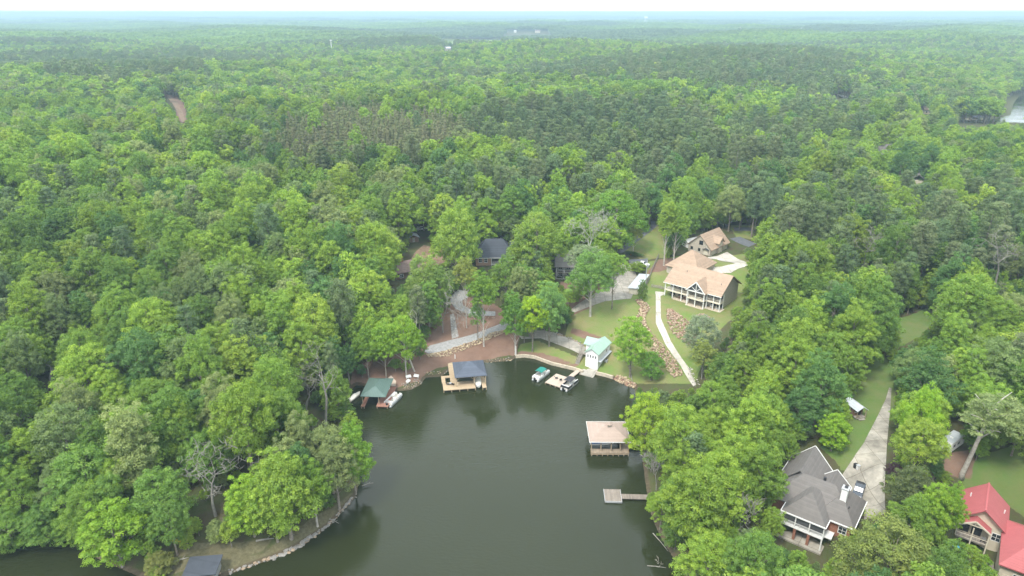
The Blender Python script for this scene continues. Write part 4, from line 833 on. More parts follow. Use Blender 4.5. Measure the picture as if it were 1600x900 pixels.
# ------------------------------------------------------------------ vehicles
def wheelset(o, xs, ys, r=.38):
    for x in xs:
        for y in ys:
            s_ = 1 if x > 0 else -1
            w_ = MB().tube([(x-.11*s_,y,r),(x+.11*s_,y,r)], r, 14).build('wheel', 'tyre', o); MB().tube([(x+.1*s_,y,r),(x+.125*s_,y,r)], r*.6, 10).build('rim', 'steel', w_)
def pickup(label, x, y, z, rot, paint, bed='dark'):
    o = thing('pickup_truck', label, 'truck', (x, y, z), rot)
    MB().prism([(-2.75,.45),(-2.75,1.0),(-.9,1.05),(1.1,1.08),(2.6,.98),(2.75,.8),(2.75,.45)], 'x', -.95, .95).build('body', paint, o)
    MB().prism([(-.95,1.04),(1.25,1.04),(.62,1.75),(-.7,1.78)], 'x', -.84, .84).build('cab', paint, o)
    g = MB(); g.add([(-.74,1.24,1.12),(.74,1.24,1.12),(.66,.72,1.68),(-.66,.72,1.68)], [(0,1,2,3)]); [g.box(sx-.012,sx+.012,-.7,.55,1.14,1.62) for sx in (-.85,.85)]; g.box(-.66,.66,-.93,-.9,1.2,1.64); g.build('window', 'glass', o)
    MB().box(-.8,.8,-2.65,-1.0,1.0,1.075).build('cargo_bed', bed, o); wheelset(o, (-.92,.92), (-1.75,1.75))
    for sx in (-.7,.7): MB().box(sx-.16,sx+.16,2.7,2.77,.7,.85).build('headlight', 'hull_white', o)
    MB().box(-.9,.9,2.74,2.84,.42,.6).build('bumper', 'steel', o); return o
tk = hit(1341, 770); pickup('dark blue grey pickup truck parked on the stained driveway', tk[0], tk[1], tk[2]+.12, R_(145), 'car_dark')
wt = hit(1003, 416); pickup('white work truck parked beside the utility pole', wt[0], wt[1], wt[2]+.12, R_(-115), 'car_white', 'car_white')
sx_, sy_, sz_ = hit(659, 359.5)
o = thing('parked_car', 'white car parked on the shaded track above the lodge', 'car', (sx_, sy_, sz_+.05), R_(-50))
MB().prism([(-2.3,.4),(-2.3,.95),(-1.9,1.05),(1.0,1.02),(2.2,.85),(2.35,.4)], 'x', -.9, .9).build('body', 'car_white', o); MB().prism([(-2.1,1.0),(1.2,1.0),(.4,1.6),(-1.7,1.62)], 'x', -.8, .8).build('cabin', 'car_white', o)
g = MB(); g.add([(-.7,1.18,1.06),(.7,1.18,1.06),(.64,.46,1.57),(-.64,.46,1.57)], [(0,1,2,3)]); [g.box(sx-.01,sx+.01,-1.6,.4,1.08,1.5) for sx in (-.81,.81)]; g.build('window', 'glass', o); wheelset(o, (-.85,.85), (-1.4,1.4), .34)
cx_, cy2, cz_ = hit(1489, 704)
o = thing('camper_trailer', 'white camper trailer with pale roof parked under trees', 'trailer', (cx_, cy2+1.0, cz_), R_(35))
MB().prism([(-3.0,.6),(3.0,.6),(3.15,1.6),(2.8,2.85),(-2.9,2.85),(-3.1,1.5)], 'y', -1.2, 1.2).build('body', 'siding_white', o); MB().box(-2.8,2.7,-1.15,1.15,2.853,2.95).build('roof', 'roof_metal', o)
for x in (-1.8,.2): window(o, x, -1.2, 1.9, .8, .55, '-y', False, 'galv')
MB().box(1.3,2.0,-1.25,-1.203,.7,2.5).build('door', 'white', o); wheelset(o, (-1.1,1.1), (-.4,.5), .33); MB().box(-1.0,-.7,-.3,.3,2.95,3.15).build('roof_vent', 'white', o)

# little cabin
cbx, cby, cbz = hit(1345, 655)
o = thing('little_cabin', 'tiny wooden cabin with metal roof and porch on the lawn', 'cabin', (cbx, cby, cbz), R_(14))
MB().box(-1.2,1.2,1.2,4.6,.3,2.5).build('wall', 'log_wall', o); MB().gable(-1.55,1.55,-.2,4.9,2.4,3.4,'y',.12).build('roof', 'roof_metal', o); MB().box(-1.3,1.3,0,1.2,.2,.4).build('porch_floor', 'old_wood', o)
MB().add([(-1.2,1.19,2.45),(1.2,1.19,2.45),(0,1.19,3.25)], [(0,1,2)]).build('gable_board', 'log_wall', o)
for x in (-1.2,1.2): MB().box(x-.07,x+.07,.05,.19,0,2.45).build('post', 'post', o)
MB().box(-.1,.7,1.12,1.197,.4,2.2).build('door', 'dark', o); window(o, -.7, 1.2, 1.6, .5, .6, '-y', False); window(o, -1.2, 3.0, 1.5, .7, .7, '-x', False); b = MB(); b.box(-.8,.8,-.6,-.02,.05,.2); b.build('step', 'old_wood', o)
b = MB(); porch_rail(b, (-1.2,.1), (-.3,.1), .4, .7); b.build('porch_rail', 'post', o)
# waterside patio furniture
for i, (px, py, rz) in enumerate([(638.5,591,25),(650.5,590,-15),(638,598,70)]):
    x, y, z = hit(px, py); c = thing('garden_bench', ['white bench nearest the pale trunk on the waterside patio','white bench at the right of the waterside patio','low white lounger nearest the water on the patio'][i], 'bench', (x, y, z), R_(rz), 'seats on the waterside patio')
    MB().box(-.75,.75,-.3,.3,.36,.46).build('seat', 'white', c); MB().box(-.75,.75,.27,.36,.46,.95).build('backrest', 'white', c); [MB().box(sx-.05,sx+.05,sy-.05,sy+.05,0,.36).build('leg', 'white', c) for sx in (-.65,.65) for sy in (-.22,.25)]; [MB().box(sx-.05,sx+.05,-.3,.3,.46,.68).build('armrest', 'white', c) for sx in (-.72,.72)]
# utility poles, yard lamps
def pole(label, px, py, h, lamp=True, name='utility_pole', m='old_wood', arm=True):
    x, y, z = hit(px, py); o = thing(name, label, 'utility pole', (x, y, z)); MB().tube([(0,0,-.8),(0,0,h)], [.17,.11], 8).build('shaft', m, o)
    if arm: MB().box(-1.1,1.1,-.06,.06,h-.9,h-.75).build('crossarm', m, o)
    if lamp: MB().tube([(.35,0,h-2.6),(.35,0,h-1.6)], .24, 10).build('transformer', 'galv', o)
    return o
pole('grey utility pole with transformer beside the white truck', 1008, 452, 11, True, m='galv', arm=False)
pole('thin bare pole at the corner of the sea wall', 806, 556, 3.4, False, 'marker_post', 'white', False)
pole('small pale post on the red bank above the slate dock', 711, 560, 1.3, False, 'marker_post', 'white', False)
for i, (px, py) in enumerate([(1336,731),(1340,733)]):
    x, y, z = hit(px, py); c = thing('refuse_bin', ['dark wheeled bin at the edge of the stained driveway','pale wheeled bin beside the dark one on the driveway edge'][i], 'bin', (x, y, z), R_(20)); MB().prism([(-.28,0),(.28,0),(.34,1.0),(-.34,1.0)], 'y', -.3, .3).build('body', ['dark','white'][i], c); MB().box(-.37,.37,-.34,.34,1.0,1.07).build('lid', ['dark','galv'][i], c)
x, y, z = hit(986.5, 398); c = thing('garden_toy', 'small orange object under the lone tree on the upper lawn', 'toy', (x, y, z)); MB().prism([(-.5,0),(.5,0),(.35,.5),(-.2,.7)], 'y', -.3, .3).build('body', 'orange', c)
# driftwood and fallen trunks
def log(label, a, bpx, r, lift=.15, m='bark_dead', fork=True):
    p, q = hit(*a), hit(*bpx); pz, qz = max(p[2], 0)+lift, max(q[2], 0)+lift; o = thing('fallen_log', label, 'log', (p[0], p[1], pz)); v = Vector((q[0]-p[0], q[1]-p[1], qz-pz)); b = MB(); b.tube([(0,0,0), v*.5+Vector((0,0,.1)), v], [r, r*.8, r*.35], 7); b.build('trunk', m, o)
    if fork: s_ = Vector((-v.y, v.x, 0)).normalized(); b = MB(); b.tube([v*.6, v*.8+s_*v.length*.2+Vector((0,0,.3))], [r*.5, r*.12], 5); b.tube([v*.5, v*.66-s_*v.length*.15+Vector((0,0,.4))], [r*.45, r*.1], 5); b.build('branch', m, o)
log('pale driftwood log on the peninsula bank right of the lawn', (400,846), (428,842), .22); log('fallen grey log along the near peninsula shore', (268,880), (295,872), .2); log('short bleached log on the dirt near the peninsula rocks', (448,832), (460,836), .12, fork=False)
log('forked dead branch reaching into the water from the left shore', (515,812), (530,822), .12, .2); log('dead branch over the water at the tip of the left shore', (566,764), (584,764), .12, .5); log('bleached log lying in the water against the right shore', (1020,836), (1044,862), .1, .02, fork=False)
log('grey plank jutting into the water from the left bank', (562,712), (582,709), .18, .3, fork=False); log('fallen pole on the rubble at the sea wall end', (985,583), (988,601), .16, .5, fork=False); log('small branch afloat at the bottom right of the cove', (1010,897), (1040,893), .08, .03)

# ------------------------------------------------------------------ far things
def far_house(label, px, py, z_off, w_, d_, h_, rot, wallm, roofm, name='far_house', cat='house'):
    x, y, z = hit(px, py); o = thing(name, label, cat, (x, y, z), R_(rot)); MB().box(-w_/2,w_/2,-d_/2,d_/2,-2,h_).build('wall', wallm, o); MB().gable(-w_/2-.6,w_/2+.6,-d_/2-.6,d_/2+.6,h_,h_+d_*.42,'x',.25).build('roof', roofm, o)
    [MB().box(x_-.7,x_+.7,-d_/2-.06,-d_/2-.003,1.0,2.6).build('window', 'glass', o) for x_ in (-w_*.3,0,w_*.3)]; return o
far_house('grey gabled house glimpsed in the woods at far right', 1431, 297, 0, 8, 7, 6, 60, 'siding_tan', 'shingle_grey')
far_house('low grey roofed house deep in the right woods', 1385, 246, 0, 16, 9, 5, -15, 'siding_grey', 'shingle_grey'); far_house('long grey roof right of the low house in the woods', 1412, 248, 0, 14, 8, 5, -25, 'siding_grey', 'shingle_dark')
far_house('pale roofed lake house near the far water', 1448, 177, 0, 13, 8, 4, 10, 'siding_tan', 'shingle_tan'); far_house('tiny white farmhouse left of the far green field', 700, 79, 0, 11, 8, 5, 20, 'siding_tan', 'roof_metal')
far_house('white barn right of the far green field', 840, 51, 0, 20, 10, 6, 10, 'siding_tan', 'roof_brown', 'far_barn', 'barn'); far_house('small white building beyond the far green field', 805, 51, 0, 10, 8, 6, -5, 'siding_tan', 'roof_metal', 'far_barn', 'barn')
x, y, z = hit(1514, 187); o = thing('far_dock', 'low pale dock on the far lake under tall trees', 'dock', (x, y, 0)); MB().box(-9,9,-.8,.8,.4,.7).build('deck', 'deck_pale', o); [MB().tube([(q,0,-2),(q,0,1.0)], .18, 6).build('pile', 'post', o) for q in (-8,-3,3,8)]
x, y, z = hit(1525, 187); o = thing('far_boat_dock', 'dark covered boat dock on the far lake', 'boat dock', (x, y, 0)); MB().hip(-4,4,-4,4,3,4.5,'x',3.5,.15).build('roof', 'shingle_dark', o); [MB().box(a_-.12,a_+.12,c_-.12,c_+.12,-2,3).build('post', 'post', o) for a_ in (-3.6,3.6) for c_ in (-3.6,3.6)]; MB().box(-4,-2.5,-4,4,.4,.6).build('deck', 'deck_old', o)
def tower(label, px, py, D_, top_py, kindm, name='cell_tower', cat='tower'):
    d = ray(px, py); t = D_/d[1]; x, y = d[0]*t, D_; z = hz(x, y); ztop = CAM_H+ray(px, top_py)[2]*t/1.0; ztop = CAM_H+ray(px, top_py)[2]*(D_/ray(px, top_py)[1]); return x, y, z, ztop-z
x, y, z, h = tower('', 518, 76, 1450, 62, ''); o = thing('cell_tower', 'white monopole mast with antenna head above the left woods', 'tower', (x, y, z)); MB().tube([(0,0,-1),(0,0,h)], [.9,.55], 10).build('mast', 'white', o); [MB().box(2.0*math.cos(a_)-.5,2.0*math.cos(a_)+.5,2.0*math.sin(a_)-.5,2.0*math.sin(a_)+.5,h-2.6,h).build('antenna', 'white', o) for a_ in (0,2.1,4.2)]; MB().tube([(0,0,h-1.6),(0,0,h-1.2)], 2.2, 12).build('platform', 'galv', o)
def lattice(label, px, py, D_, top_py, w_, arms, group=None):
    x, y, z, h = tower('', px, py, D_, top_py, ''); o = thing('lattice_pylon', label, 'pylon', (x, y, z), 0, group); b = MB()
    for sx in (-1,1):
        for sy in (-1,1): b.bar((sx*w_,sy*w_,-1), (sx*w_*.15,sy*w_*.15,h), .35)
    n_ = 9
    for k in range(n_):
        a_, c_ = k/n_, (k+1)/n_; wa, wc = w_*(1-.85*a_), w_*(1-.85*c_)
        for s1 in (-1,1): b.bar((-wa,s1*wa,h*a_),(wc,s1*wc,h*c_), .2); b.bar((wa,s1*wa,h*a_),(-wc,s1*wc,h*c_), .2); b.bar((s1*wa,-wa,h*a_),(s1*wc,wc,h*c_), .2)
    b.build('frame', 'galv', o)
    for q in range(arms): MB().box(-7+q*1.5,7-q*1.5,-.35,.35,h*(.72+.11*q),h*(.72+.11*q)+.6).build('crossarm', 'galv', o)
    return o, h
lattice('steel transmission pylon over the woods at upper left', 142, 72, 1750, 58, 3.2, 3); lattice('pale lattice pylon over the woods at upper right', 1155, 58, 2500, 42, 3.5, 3); lattice('faint pale pylon right of the water tower', 1251, 54, 2900, 43, 3.5, 2); lattice('faint small pylon near the left horizon', 411, 56, 2300, 50, 3.0, 2)
x, y, z, h = tower('', 1009, 33, 5200, 26, ''); o = thing('water_tower', 'white water tower on the far horizon right of centre', 'water tower', (x, y, z)); hb = h-14
b = MB(); b.tube([(0,0,hb),(0,0,hb+3),(0,0,h-3),(0,0,h)], [9,13,13,8], 16); b.build('tank', 'white', o, True); [MB().tube([(9*math.cos(a_),9*math.sin(a_),-2),(9*math.cos(a_),9*math.sin(a_),hb+2)], 1.0, 6).build('leg', 'white', o) for a_ in (0,1.57,3.14,4.71)]

# ------------------------------------------------------------------ trees
GOLD = math.pi*(3-5**.5)
def unit(v): return v/np.maximum(np.linalg.norm(v, axis=-1, keepdims=True), 1e-9)
def cards(r, C, rad, per, size, out_bias=.9, up=.35, aspect=.62, zmin=-.55):
    """leaf sprays: small bent rhombs spread over the outside of leaf clumps"""
    n = len(C); k = per; D = unit(r.normal(size=(n, k, 3))); D[..., 2] = np.where(D[..., 2] < zmin, -D[..., 2], D[..., 2])
    rr = rad[:, None]*(.55+.62*r.random((n, k))**1.3)
    P = (C[:, None, :]+D*rr[..., None]*np.array([1, 1, .8])).reshape(-1, 3)
    nrm = unit(D.reshape(-1, 3)*out_bias+r.normal(size=(n*k, 3))*.38+np.array([0, 0, up]))
    t = unit(np.cross(nrm, unit(r.normal(size=(n*k, 3))))); b = np.cross(nrm, t)
    s = size*(.65+.7*r.random((n*k, 1)))
    V = np.stack([P-t*s*.5, P-b*s*.5*aspect-nrm*s*.08, P+t*s*.5, P+b*s*.5*aspect-nrm*s*.08], 1).reshape(-1, 3)
    Q = np.arange(len(V)).reshape(-1, 4)
    cv = np.repeat(r.random(n), k); v = np.clip(.5*cv+.5*r.random(n*k), 0, 1)
    return V, Q, v
def limbs(r, H, tips, r0, base_t=.35, lean=(0, 0)):
    b = MB(); top = H*.86
    def tr(t): return Vector((lean[0]*t*t+.25*math.sin(t*5+r0*9)*t, lean[1]*t*t+.25*math.cos(t*4)*t, top*t))
    ts = [0, .04, .15, .35, .6, .8, 1.0]
    b.tube([tr(t)-Vector((0, 0, .6 if t == 0 else 0)) for t in ts], [r0*1.5, r0*1.12, r0, r0*.82, r0*.5, r0*.26, r0*.08], 8)
    for p in tips:
        p = Vector(p); t = max(min(p.z/top-.22, .8), base_t*.8); a = tr(t); m = a.lerp(p, .5)+Vector((0, 0, .06*(p-a).length))
        rr = r0*(.42-.28*t); b.tube([a, m, p], [rr, rr*.62, rr*.2], 5, cap=False)
    return b
def broadleaf(seed, H=20., base=.25, R=5., lobes=12, shape='round'):
    """crown of limbs > lobes > clumps; returns lobe and clump centres with radii"""
    r = np.random.default_rng(seed); zb = H*base; L = []; a0 = r.random()*6.28
    L.append((r.normal()*.4, r.normal()*.4, H-R*.40, R*.42))
    for i in range(lobes):
        t = (i+.5)/lobes; az = a0+i*GOLD+r.normal()*.25
        z = zb+(H-zb)*(.14+.70*t)
        e = {'round': math.sin(math.pi*(.16+.80*t))**.8, 'spread': (1-.55*t)*.98, 'column': .62*math.sin(math.pi*(.2+.7*t))**.6, 'cone': .9*(1-t*.8), 'dome': (1-t**2.2)**.5}[shape]
        rl = R*r.uniform(.24, .42)*(.85 if shape == 'column' else 1)
        rad = max(R*e-rl*.55, 0)*r.uniform(.85, 1.12)
        L.append((rad*math.cos(az), rad*math.sin(az), z+r.normal()*.4, rl))
    return np.array(L)
def clumps(r, L, per, lo, hi):
    C = []; Rd = []
    for (x, y, z, rl) in L:
        n = per; i = np.arange(n); zz = 1-(i+.5)/n*1.45; az = i*GOLD+r.random()*6.28
        q = np.sqrt(np.maximum(1-zz*zz, 0)); d = np.stack([q*np.cos(az), q*np.sin(az), zz], -1)
        d = d*(1+r.normal(size=(n, 1))*.24)
        c = np.array([x, y, z])+d*rl*np.array([1, 1, .85])
        C.append(c); Rd.append(r.uniform(lo, hi, n))
    C = np.concatenate(C); Rd = np.concatenate(Rd)
    keep = np.ones(len(C), bool)
    for (x, y, z, rl) in L:                              # drop what is buried in another lobe
        keep &= ~(np.linalg.norm((C-np.array([x, y, z]))/np.array([1, 1, .85]), axis=1) < rl*.72)
    return C[keep], Rd[keep]
def proto_broad(seed, lod, **k):
    r = np.random.default_rng(seed+100*lod); L = broadleaf(seed, **k); R = k.get('R', 5.)
    if lod == 0: C, Rd = clumps(r, L, 14, R*.105, R*.20); V, Q, v = cards(r, C, Rd, 100, .31)
    elif lod == 1: C, Rd = clumps(r, L, 9, R*.14, R*.24); V, Q, v = cards(r, C, Rd, 54, .52)
    else: C, Rd = clumps(r, L, 3, R*.22, R*.34); V, Q, v = cards(r, C, Rd, 32, 1.05)
    tr = limbs(r, k.get('H', 20.), [tuple(p[:3]) for p in L[1:]], .30, k.get('base', .25))
    return (V, Q, v), tr
def proto_pine(seed, lod, H=21., base=.45, R=3.6, whorls=8, cone=False):
    r = np.random.default_rng(seed+100*lod); C = []; Rd = []; tips = []
    for i in range(whorls):
        t = i/(whorls-1); z = H*(base+(1-base)*t*.97)
        e = (1-t*.93) if cone else (.55+.75*t)*(1-.72*t**2.2)
        nb = max(2, int((5 if lod < 2 else 3)*(1-.35*t)+1))
        a0 = r.random()*6.28
        for b in range(nb):
            az = a0+b*6.283/nb+r.normal()*.3; rad = R*e*r.uniform(.75, 1.1); tips.append((rad*math.cos(az)*.9, rad*math.sin(az)*.9, z+rad*.12))
            for q in ((.5, .95) if lod < 2 else (.75,)):
                C.append((rad*q*math.cos(az), rad*q*math.sin(az), z+rad*.15*q+r.normal()*.15)); Rd.append(R*(.19+.10*r.random())*(1.5 if lod == 2 else 1)*(.75 if cone else 1))
    C.append((0, 0, H*.99)); Rd.append(R*.2)
    C = np.array(C); Rd = np.array(Rd)
    per, sz = [(150, .42), (64, .62), (32, 1.1)][lod]
    V, Q, v = cards(r, C, Rd, per, sz, .7, .25, .34, -.75)
    tr = MB(); tr.tube([(0, 0, -.6), (0, 0, H*.3), (.1, 0, H*.7), (0, 0, H*.99)], [.27, .22, .13, .03], 7)
    for p in ([] if cone else tips[::1 if lod == 0 else 2]): tr.tube([(0, 0, p[2]-.4), p], [.06, .02], 4, cap=False)
    return (V, Q, v), tr
def bare(seed, H=14., spread=.55, r0=.24, levels=4, lean=(0, 0), first=.28, droop=0.0, twig=3):
    r = random.Random(seed); tr = MB(); br = MB()
    def grow(p, d, ln, rad, lv, b):
        pts = [p]; rads = [rad]; q = p.copy(); dd = d.copy()
        for i in range(3):
            dd = (dd+Vector((r.gauss(0, .16), r.gauss(0, .16), r.gauss(0, .08)-droop*.25+.06))).normalized(); q = q+dd*ln/3; pts.append(q.copy()); rads.append(rad*(1-.22*(i+1)))
        b.tube(pts, rads, 6 if lv == 0 else 4, cap=False)
        if lv >= levels: return
        for k in range(twig if lv else twig+4):
            i = r.choice((1, 2, 3, 3)); az = r.uniform(0, 6.28)
            ax = dd.orthogonal().normalized(); ax.rotate(Matrix.Rotation(az, 3, dd))
            nd = (dd*(1-spread)+ax*spread).normalized(); nd.z += .12-droop
            grow(pts[i], nd.normalized(), ln*r.uniform(.52, .80), max(rads[i]*.68, .05), lv+1, br)
    base = Vector((0, 0, -.5)); up = Vector((lean[0], lean[1], 1)).normalized()
    p1 = base+up*H*first; tr.tube([base, base+up*.8, p1], [r0*1.4, r0*1.1, r0*.92], 8, cap=False)
    grow(p1, up, H*.42, r0*.9, 0, tr)
    return tr, br
def tree_mesh(nm, leafd, trunk, leafm, barkm='bark', both=True):
    """joined trunk + crown for the instanced mass of the wood"""
    V, Q, v = leafd
    tm = bpy.data.meshes.new('t'); tm.from_pydata([tuple(p) for p in trunk.v], [], trunk.f)
    nq = len(Q); tv = np.array([p[:] for p in tm.vertices.data.vertices] if False else [tuple(p) for p in trunk.v])
    tq = np.array([f for f in trunk.f if len(f) == 4])+len(V)
    bpy.data.meshes.remove(tm)
    me = np_mesh(nm, np.concatenate([V, tv]), np.concatenate([Q, tq]), [M[leafm], M[barkm]], np.concatenate([v, np.full(len(tq), .5)]))
    me.polygons.foreach_set('material_index', [0]*nq+[1]*len(tq)); return me

BSPEC = [dict(H=19., base=.20, R=5.2, lobes=20, shape='round'), dict(H=18.5, base=.28, R=5.8, lobes=20, shape='spread'), dict(H=19.5, base=.16, R=4.7, lobes=19, shape='round'),
         dict(H=20., base=.15, R=4.8, lobes=18, shape='column'), dict(H=18.5, base=.30, R=5.4, lobes=18, shape='round'), dict(H=19.0, base=.16, R=5.0, lobes=20, shape='dome'),
         dict(H=18.5, base=.24, R=5.8, lobes=21, shape='dome'), dict(H=18., base=.10, R=5.0, lobes=21, shape='round')]
PSPEC = [dict(H=21., base=.42, R=3.9), dict(H=21., base=.50, R=4.2), dict(H=21., base=.36, R=3.6)]
CSPEC = [dict(H=14., base=.06, R=2.5, whorls=11, cone=True), dict(H=14., base=.10, R=2.2, whorls=11, cone=True)]
CROWN, TRUNK = {}, {}
for i, s in enumerate(BSPEC):
    (V, Q, v), tr = proto_broad(11+i, 0, **s)
    CROWN['b', i] = np_mesh('crown', V, Q, [M['leaf']], v); TRUNK['b', i] = tr.build('trunk', 'bark', link=False).data
for i, s in enumerate(PSPEC):
    (V, Q, v), tr = proto_pine(41+i, 0, **s)
    CROWN['p', i] = np_mesh('crown', V, Q, [M['needle']], v); TRUNK['p', i] = tr.build('trunk', 'bark', link=False).data
TRUNK_PALE = {}
def pale(key, m='bark_pale'):
    if (key, m) not in TRUNK_PALE:
        c = TRUNK[key].copy(); c.materials[0] = M[m]; TRUNK_PALE[key, m] = c
    return TRUNK_PALE[key, m]
PROTO_B = bpy.data.collections.new('broadleaf_models'); PROTO_P = bpy.data.collections.new('conifer_models'); PROTO_F = bpy.data.collections.new('canopy_models')
def proto_obj(coll, nm, me):
    o = bpy.data.objects.new(nm, me); coll.objects.link(o)
k_ = 0
for lod in (1, 2):
    for i, s in enumerate(BSPEC):
        d, tr = proto_broad(11+i, lod, **s); proto_obj(PROTO_B, 'm%02d' % k_, tree_mesh('broadleaf', d, tr, 'leaf')); k_ += 1
k_ = 0
for lod in (1, 2):
    for i, s in enumerate(PSPEC+CSPEC):
        d, tr = proto_pine(41+i, lod, **s); proto_obj(PROTO_P, 'm%02d' % k_, tree_mesh('conifer', d, tr, 'needle')); k_ += 1
# canopy patches for the far country: every crown still stands at its place
def patch(seed, size, spacing, Hc, Rc, per):
    r = np.random.default_rng(seed); n = int(size/spacing); gx, gy = np.meshgrid(np.arange(n), np.arange(n))
    x = ((gx+.5+r.uniform(-.42, .42, gx.shape))*spacing-size/2).ravel(); y = ((gy+.5+r.uniform(-.42, .42, gx.shape))*spacing-size/2).ravel()
    Hh = Hc*r.uniform(.72, 1.12, x.shape); Rr = Rc*r.uniform(.8, 1.25, x.shape)
    C = np.stack([x, y, Hh-Rr*.9], -1); V, Q, v = cards(r, C, Rr, per, Rc*.62, .9, .3, .7, -.35)
    cv = np.repeat(r.random(len(x)), per); v = np.clip(.75*cv+.25*v, 0, 1)
    return np_mesh('canopy', V, Q, [M['leaf']], v)
for i in range(5): proto_obj(PROTO_F, 'm%02d' % i, patch(70+i, 62, 8.6, 19, 4.9, 46))
for i in range(3): proto_obj(PROTO_F, 'm%02d' % (5+i), patch(80+i, 250, 21, 20, 11.5, 40))

# what the photograph shows free of foliage, in its own pixels: the tree layout leaves these lines of sight open
CLEAR = [
 [(1060,910),(1056,898),(1044,864),(1013,834),(984,803),(984,792),(994,782),(996,768),(982,754),(990,738),(990,728),(984,712),(984,684),(978,650),(984,606),(1060,600),(1090,606),(1098,572),(1106,545),(1128,530),(1150,500),(1130,488),(1158,470),(1162,430),(1172,415),(1150,385),(1182,384),(1182,352),(1140,352),(1125,356),(1068,372),(1060,398),(1040,412),(1012,412),(1042,390),(1026,346),(1014,346),(1002,366),(965,390),(975,398),(972,420),(945,445),(925,466),(893,478),(895,505),(850,520),(838,548),(806,552),(812,508),(775,500),(780,470),(735,462),(725,450),(706,456),(702,480),(690,505),(668,532),(664,560),(655,585),(630,586),(606,578),(572,584),(548,596),(550,628),(570,640),(564,668),(562,684),(570,705),(572,722),(578,746),(574,764),(562,776),(538,802),(514,824),(488,842),(450,866),(398,886),(340,905),(340,910)],
 [(1238,712),(1270,694),(1296,716),(1312,735),(1322,712),(1340,672),(1326,660),(1328,624),(1342,608),(1350,574),(1392,560),(1396,640),(1388,700),(1382,745),(1378,800),(1358,806),(1340,824),(1312,846),(1286,878),(1226,832),(1220,798)],
 [(1405,494),(1452,482),(1462,494),(1440,518),(1406,540)],
 [(1502,764),(1512,738),(1530,718),(1600,700),(1610,705),(1610,910),(1560,900),(1522,860),(1518,820),(1526,796)],
 [(1476,684),(1502,684),(1504,708),(1476,706)],
 [(262,905),(272,880),(286,858),(336,852),(430,848),(478,834),(504,818),(530,800),(536,806),(450,868),(340,905)],
 [(610,446),(620,424),(634,408),(634,398),(640,376),(652,354),(668,350),(668,378),(690,392),(694,408),(672,410),(648,420),(636,442)],
 [(742,384),(760,374),(800,376),(802,404),(788,408),(786,424),(742,412)],
 [(868,412),(898,412),(898,440),(868,442)],
 [(1498,184),(1540,184),(1540,196),(1498,197)], [(1572,150),(1610,148),(1610,196),(1580,190),(1545,192),(1545,187),(1572,180)],
 [(252,146),(274,146),(292,168),(294,194),(280,194),(272,166)], [(1304,144),(1328,148),(1328,154),(1306,154)],
 [(1370,234),(1386,232),(1388,236),(1370,237)], [(1428,278),(1432,277),(1437,287),(1430,287)], [(1438,168),(1458,170),(1456,178),(1438,177)],
 [(690,56),(730,55),(788,54),(788,61),(745,63),(690,62)], [(694,74),(706,74),(706,79),(694,79)], [(798,44),(848,44),(848,53),(798,53)],
 [(1338,624),(1360,624),(1360,664),(1336,664)],
]
MX0, MY0, MW, MH = -120, -10, 1840, 1030
yy, xx = np.mgrid[0:MH, 0:MW]
MASK = np.zeros((MH, MW), bool)
for p in CLEAR:
    P = np.array(p); x0, y0 = np.floor(P.min(0)).astype(int)-1; x1, y1 = np.ceil(P.max(0)).astype(int)+1
    sx = slice(max(x0-MX0, 0), min(x1-MX0, MW)); sy = slice(max(y0-MY0, 0), min(y1-MY0, MH))
    MASK[sy, sx] |= in_poly(xx[sy, sx]+MX0, yy[sy, sx]+MY0, p)
EL = np.array([(math.sqrt(q)*math.cos(i*GOLD), math.sqrt(q)*math.sin(i*GOLD)) for i, q in enumerate((np.arange(70)+.5)/70)])
def ellipse(x, y, h, H, R, b=.2):
    zc = h+H*(.5+b/2); cx, cy_, f = proj(x, y, zc); dep = np.arctan2(CAM_H-zc, np.hypot(x, y))
    return cx, cy_, R*FPX/f, (H*(.5-b/2)*np.cos(dep)+R*np.sin(dep)*.6)*FPX/f
FRONT = [([(272,694),(348,694),(350,800),(300,800)],(337,806)), ([(1158,784),(1186,784),(1184,826),(1160,826)],(1171,848)), ([(884,364),(958,364),(958,404),(884,404)],(912,455)), ([(494,576),(532,576),(530,655),(496,655)],(508,668)), ([(465,588),(496,588),(494,630),(468,630)],(477,640)), ([(1540,372),(1604,372),(1604,442),(1545,442)],(1550,465)), ([(1338,364),(1362,364),(1362,410),(1338,410)],(1350,430)), ([(62,570),(94,570),(94,600),(66,600)],(82,608)), ([(1020,716),(1034,716),(1034,758),(1020,758)],(1026,765))]
MASKF = np.zeros((MH, MW), np.float32)
for p, ft in FRONT:
    P = np.array(p); x0, y0 = P.min(0)-1; x1, y1 = P.max(0)+1; hx = hit(*ft)
    sx = slice(int(x0-MX0), int(x1-MX0)); sy = slice(int(y0-MY0), int(y1-MY0))
    MASKF[sy, sx] = np.where(in_poly(xx[sy, sx]+MX0, yy[sy, sx]+MY0, p), proj(*hx)[2]+3, MASKF[sy, sx])
def blocked(cx, cy_, rx, ry, f=None):
    X = (cx[:, None]+EL[None, :, 0]*rx[:, None]*1.04-MX0).astype(int); Y = (cy_[:, None]+EL[None, :, 1]*ry[:, None]*1.02-MY0).astype(int)
    ok = (X >= 0) & (X < MW) & (Y >= 0) & (Y < MH)
    Yc, Xc = np.clip(Y, 0, MH-1), np.clip(X, 0, MW-1); b = MASK[Yc, Xc]
    if f is not None: b = b | (MASKF[Yc, Xc] > f[:, None])
    return (b & ok).any(1)
SOLID = [(66,219,15),(83,264,12),(58,108,6.5),(65,109,7.5),(60,118,7),(93,103,12),(-6,252,11),(21,240,7),(-38,240,8),(45,229,7),(26,185,6),(86,145,4),(100,130,5),(-58,100,5),(1,300,0),(24,143,7),(-38,166,6),(73,120,6),(48,248,7)]
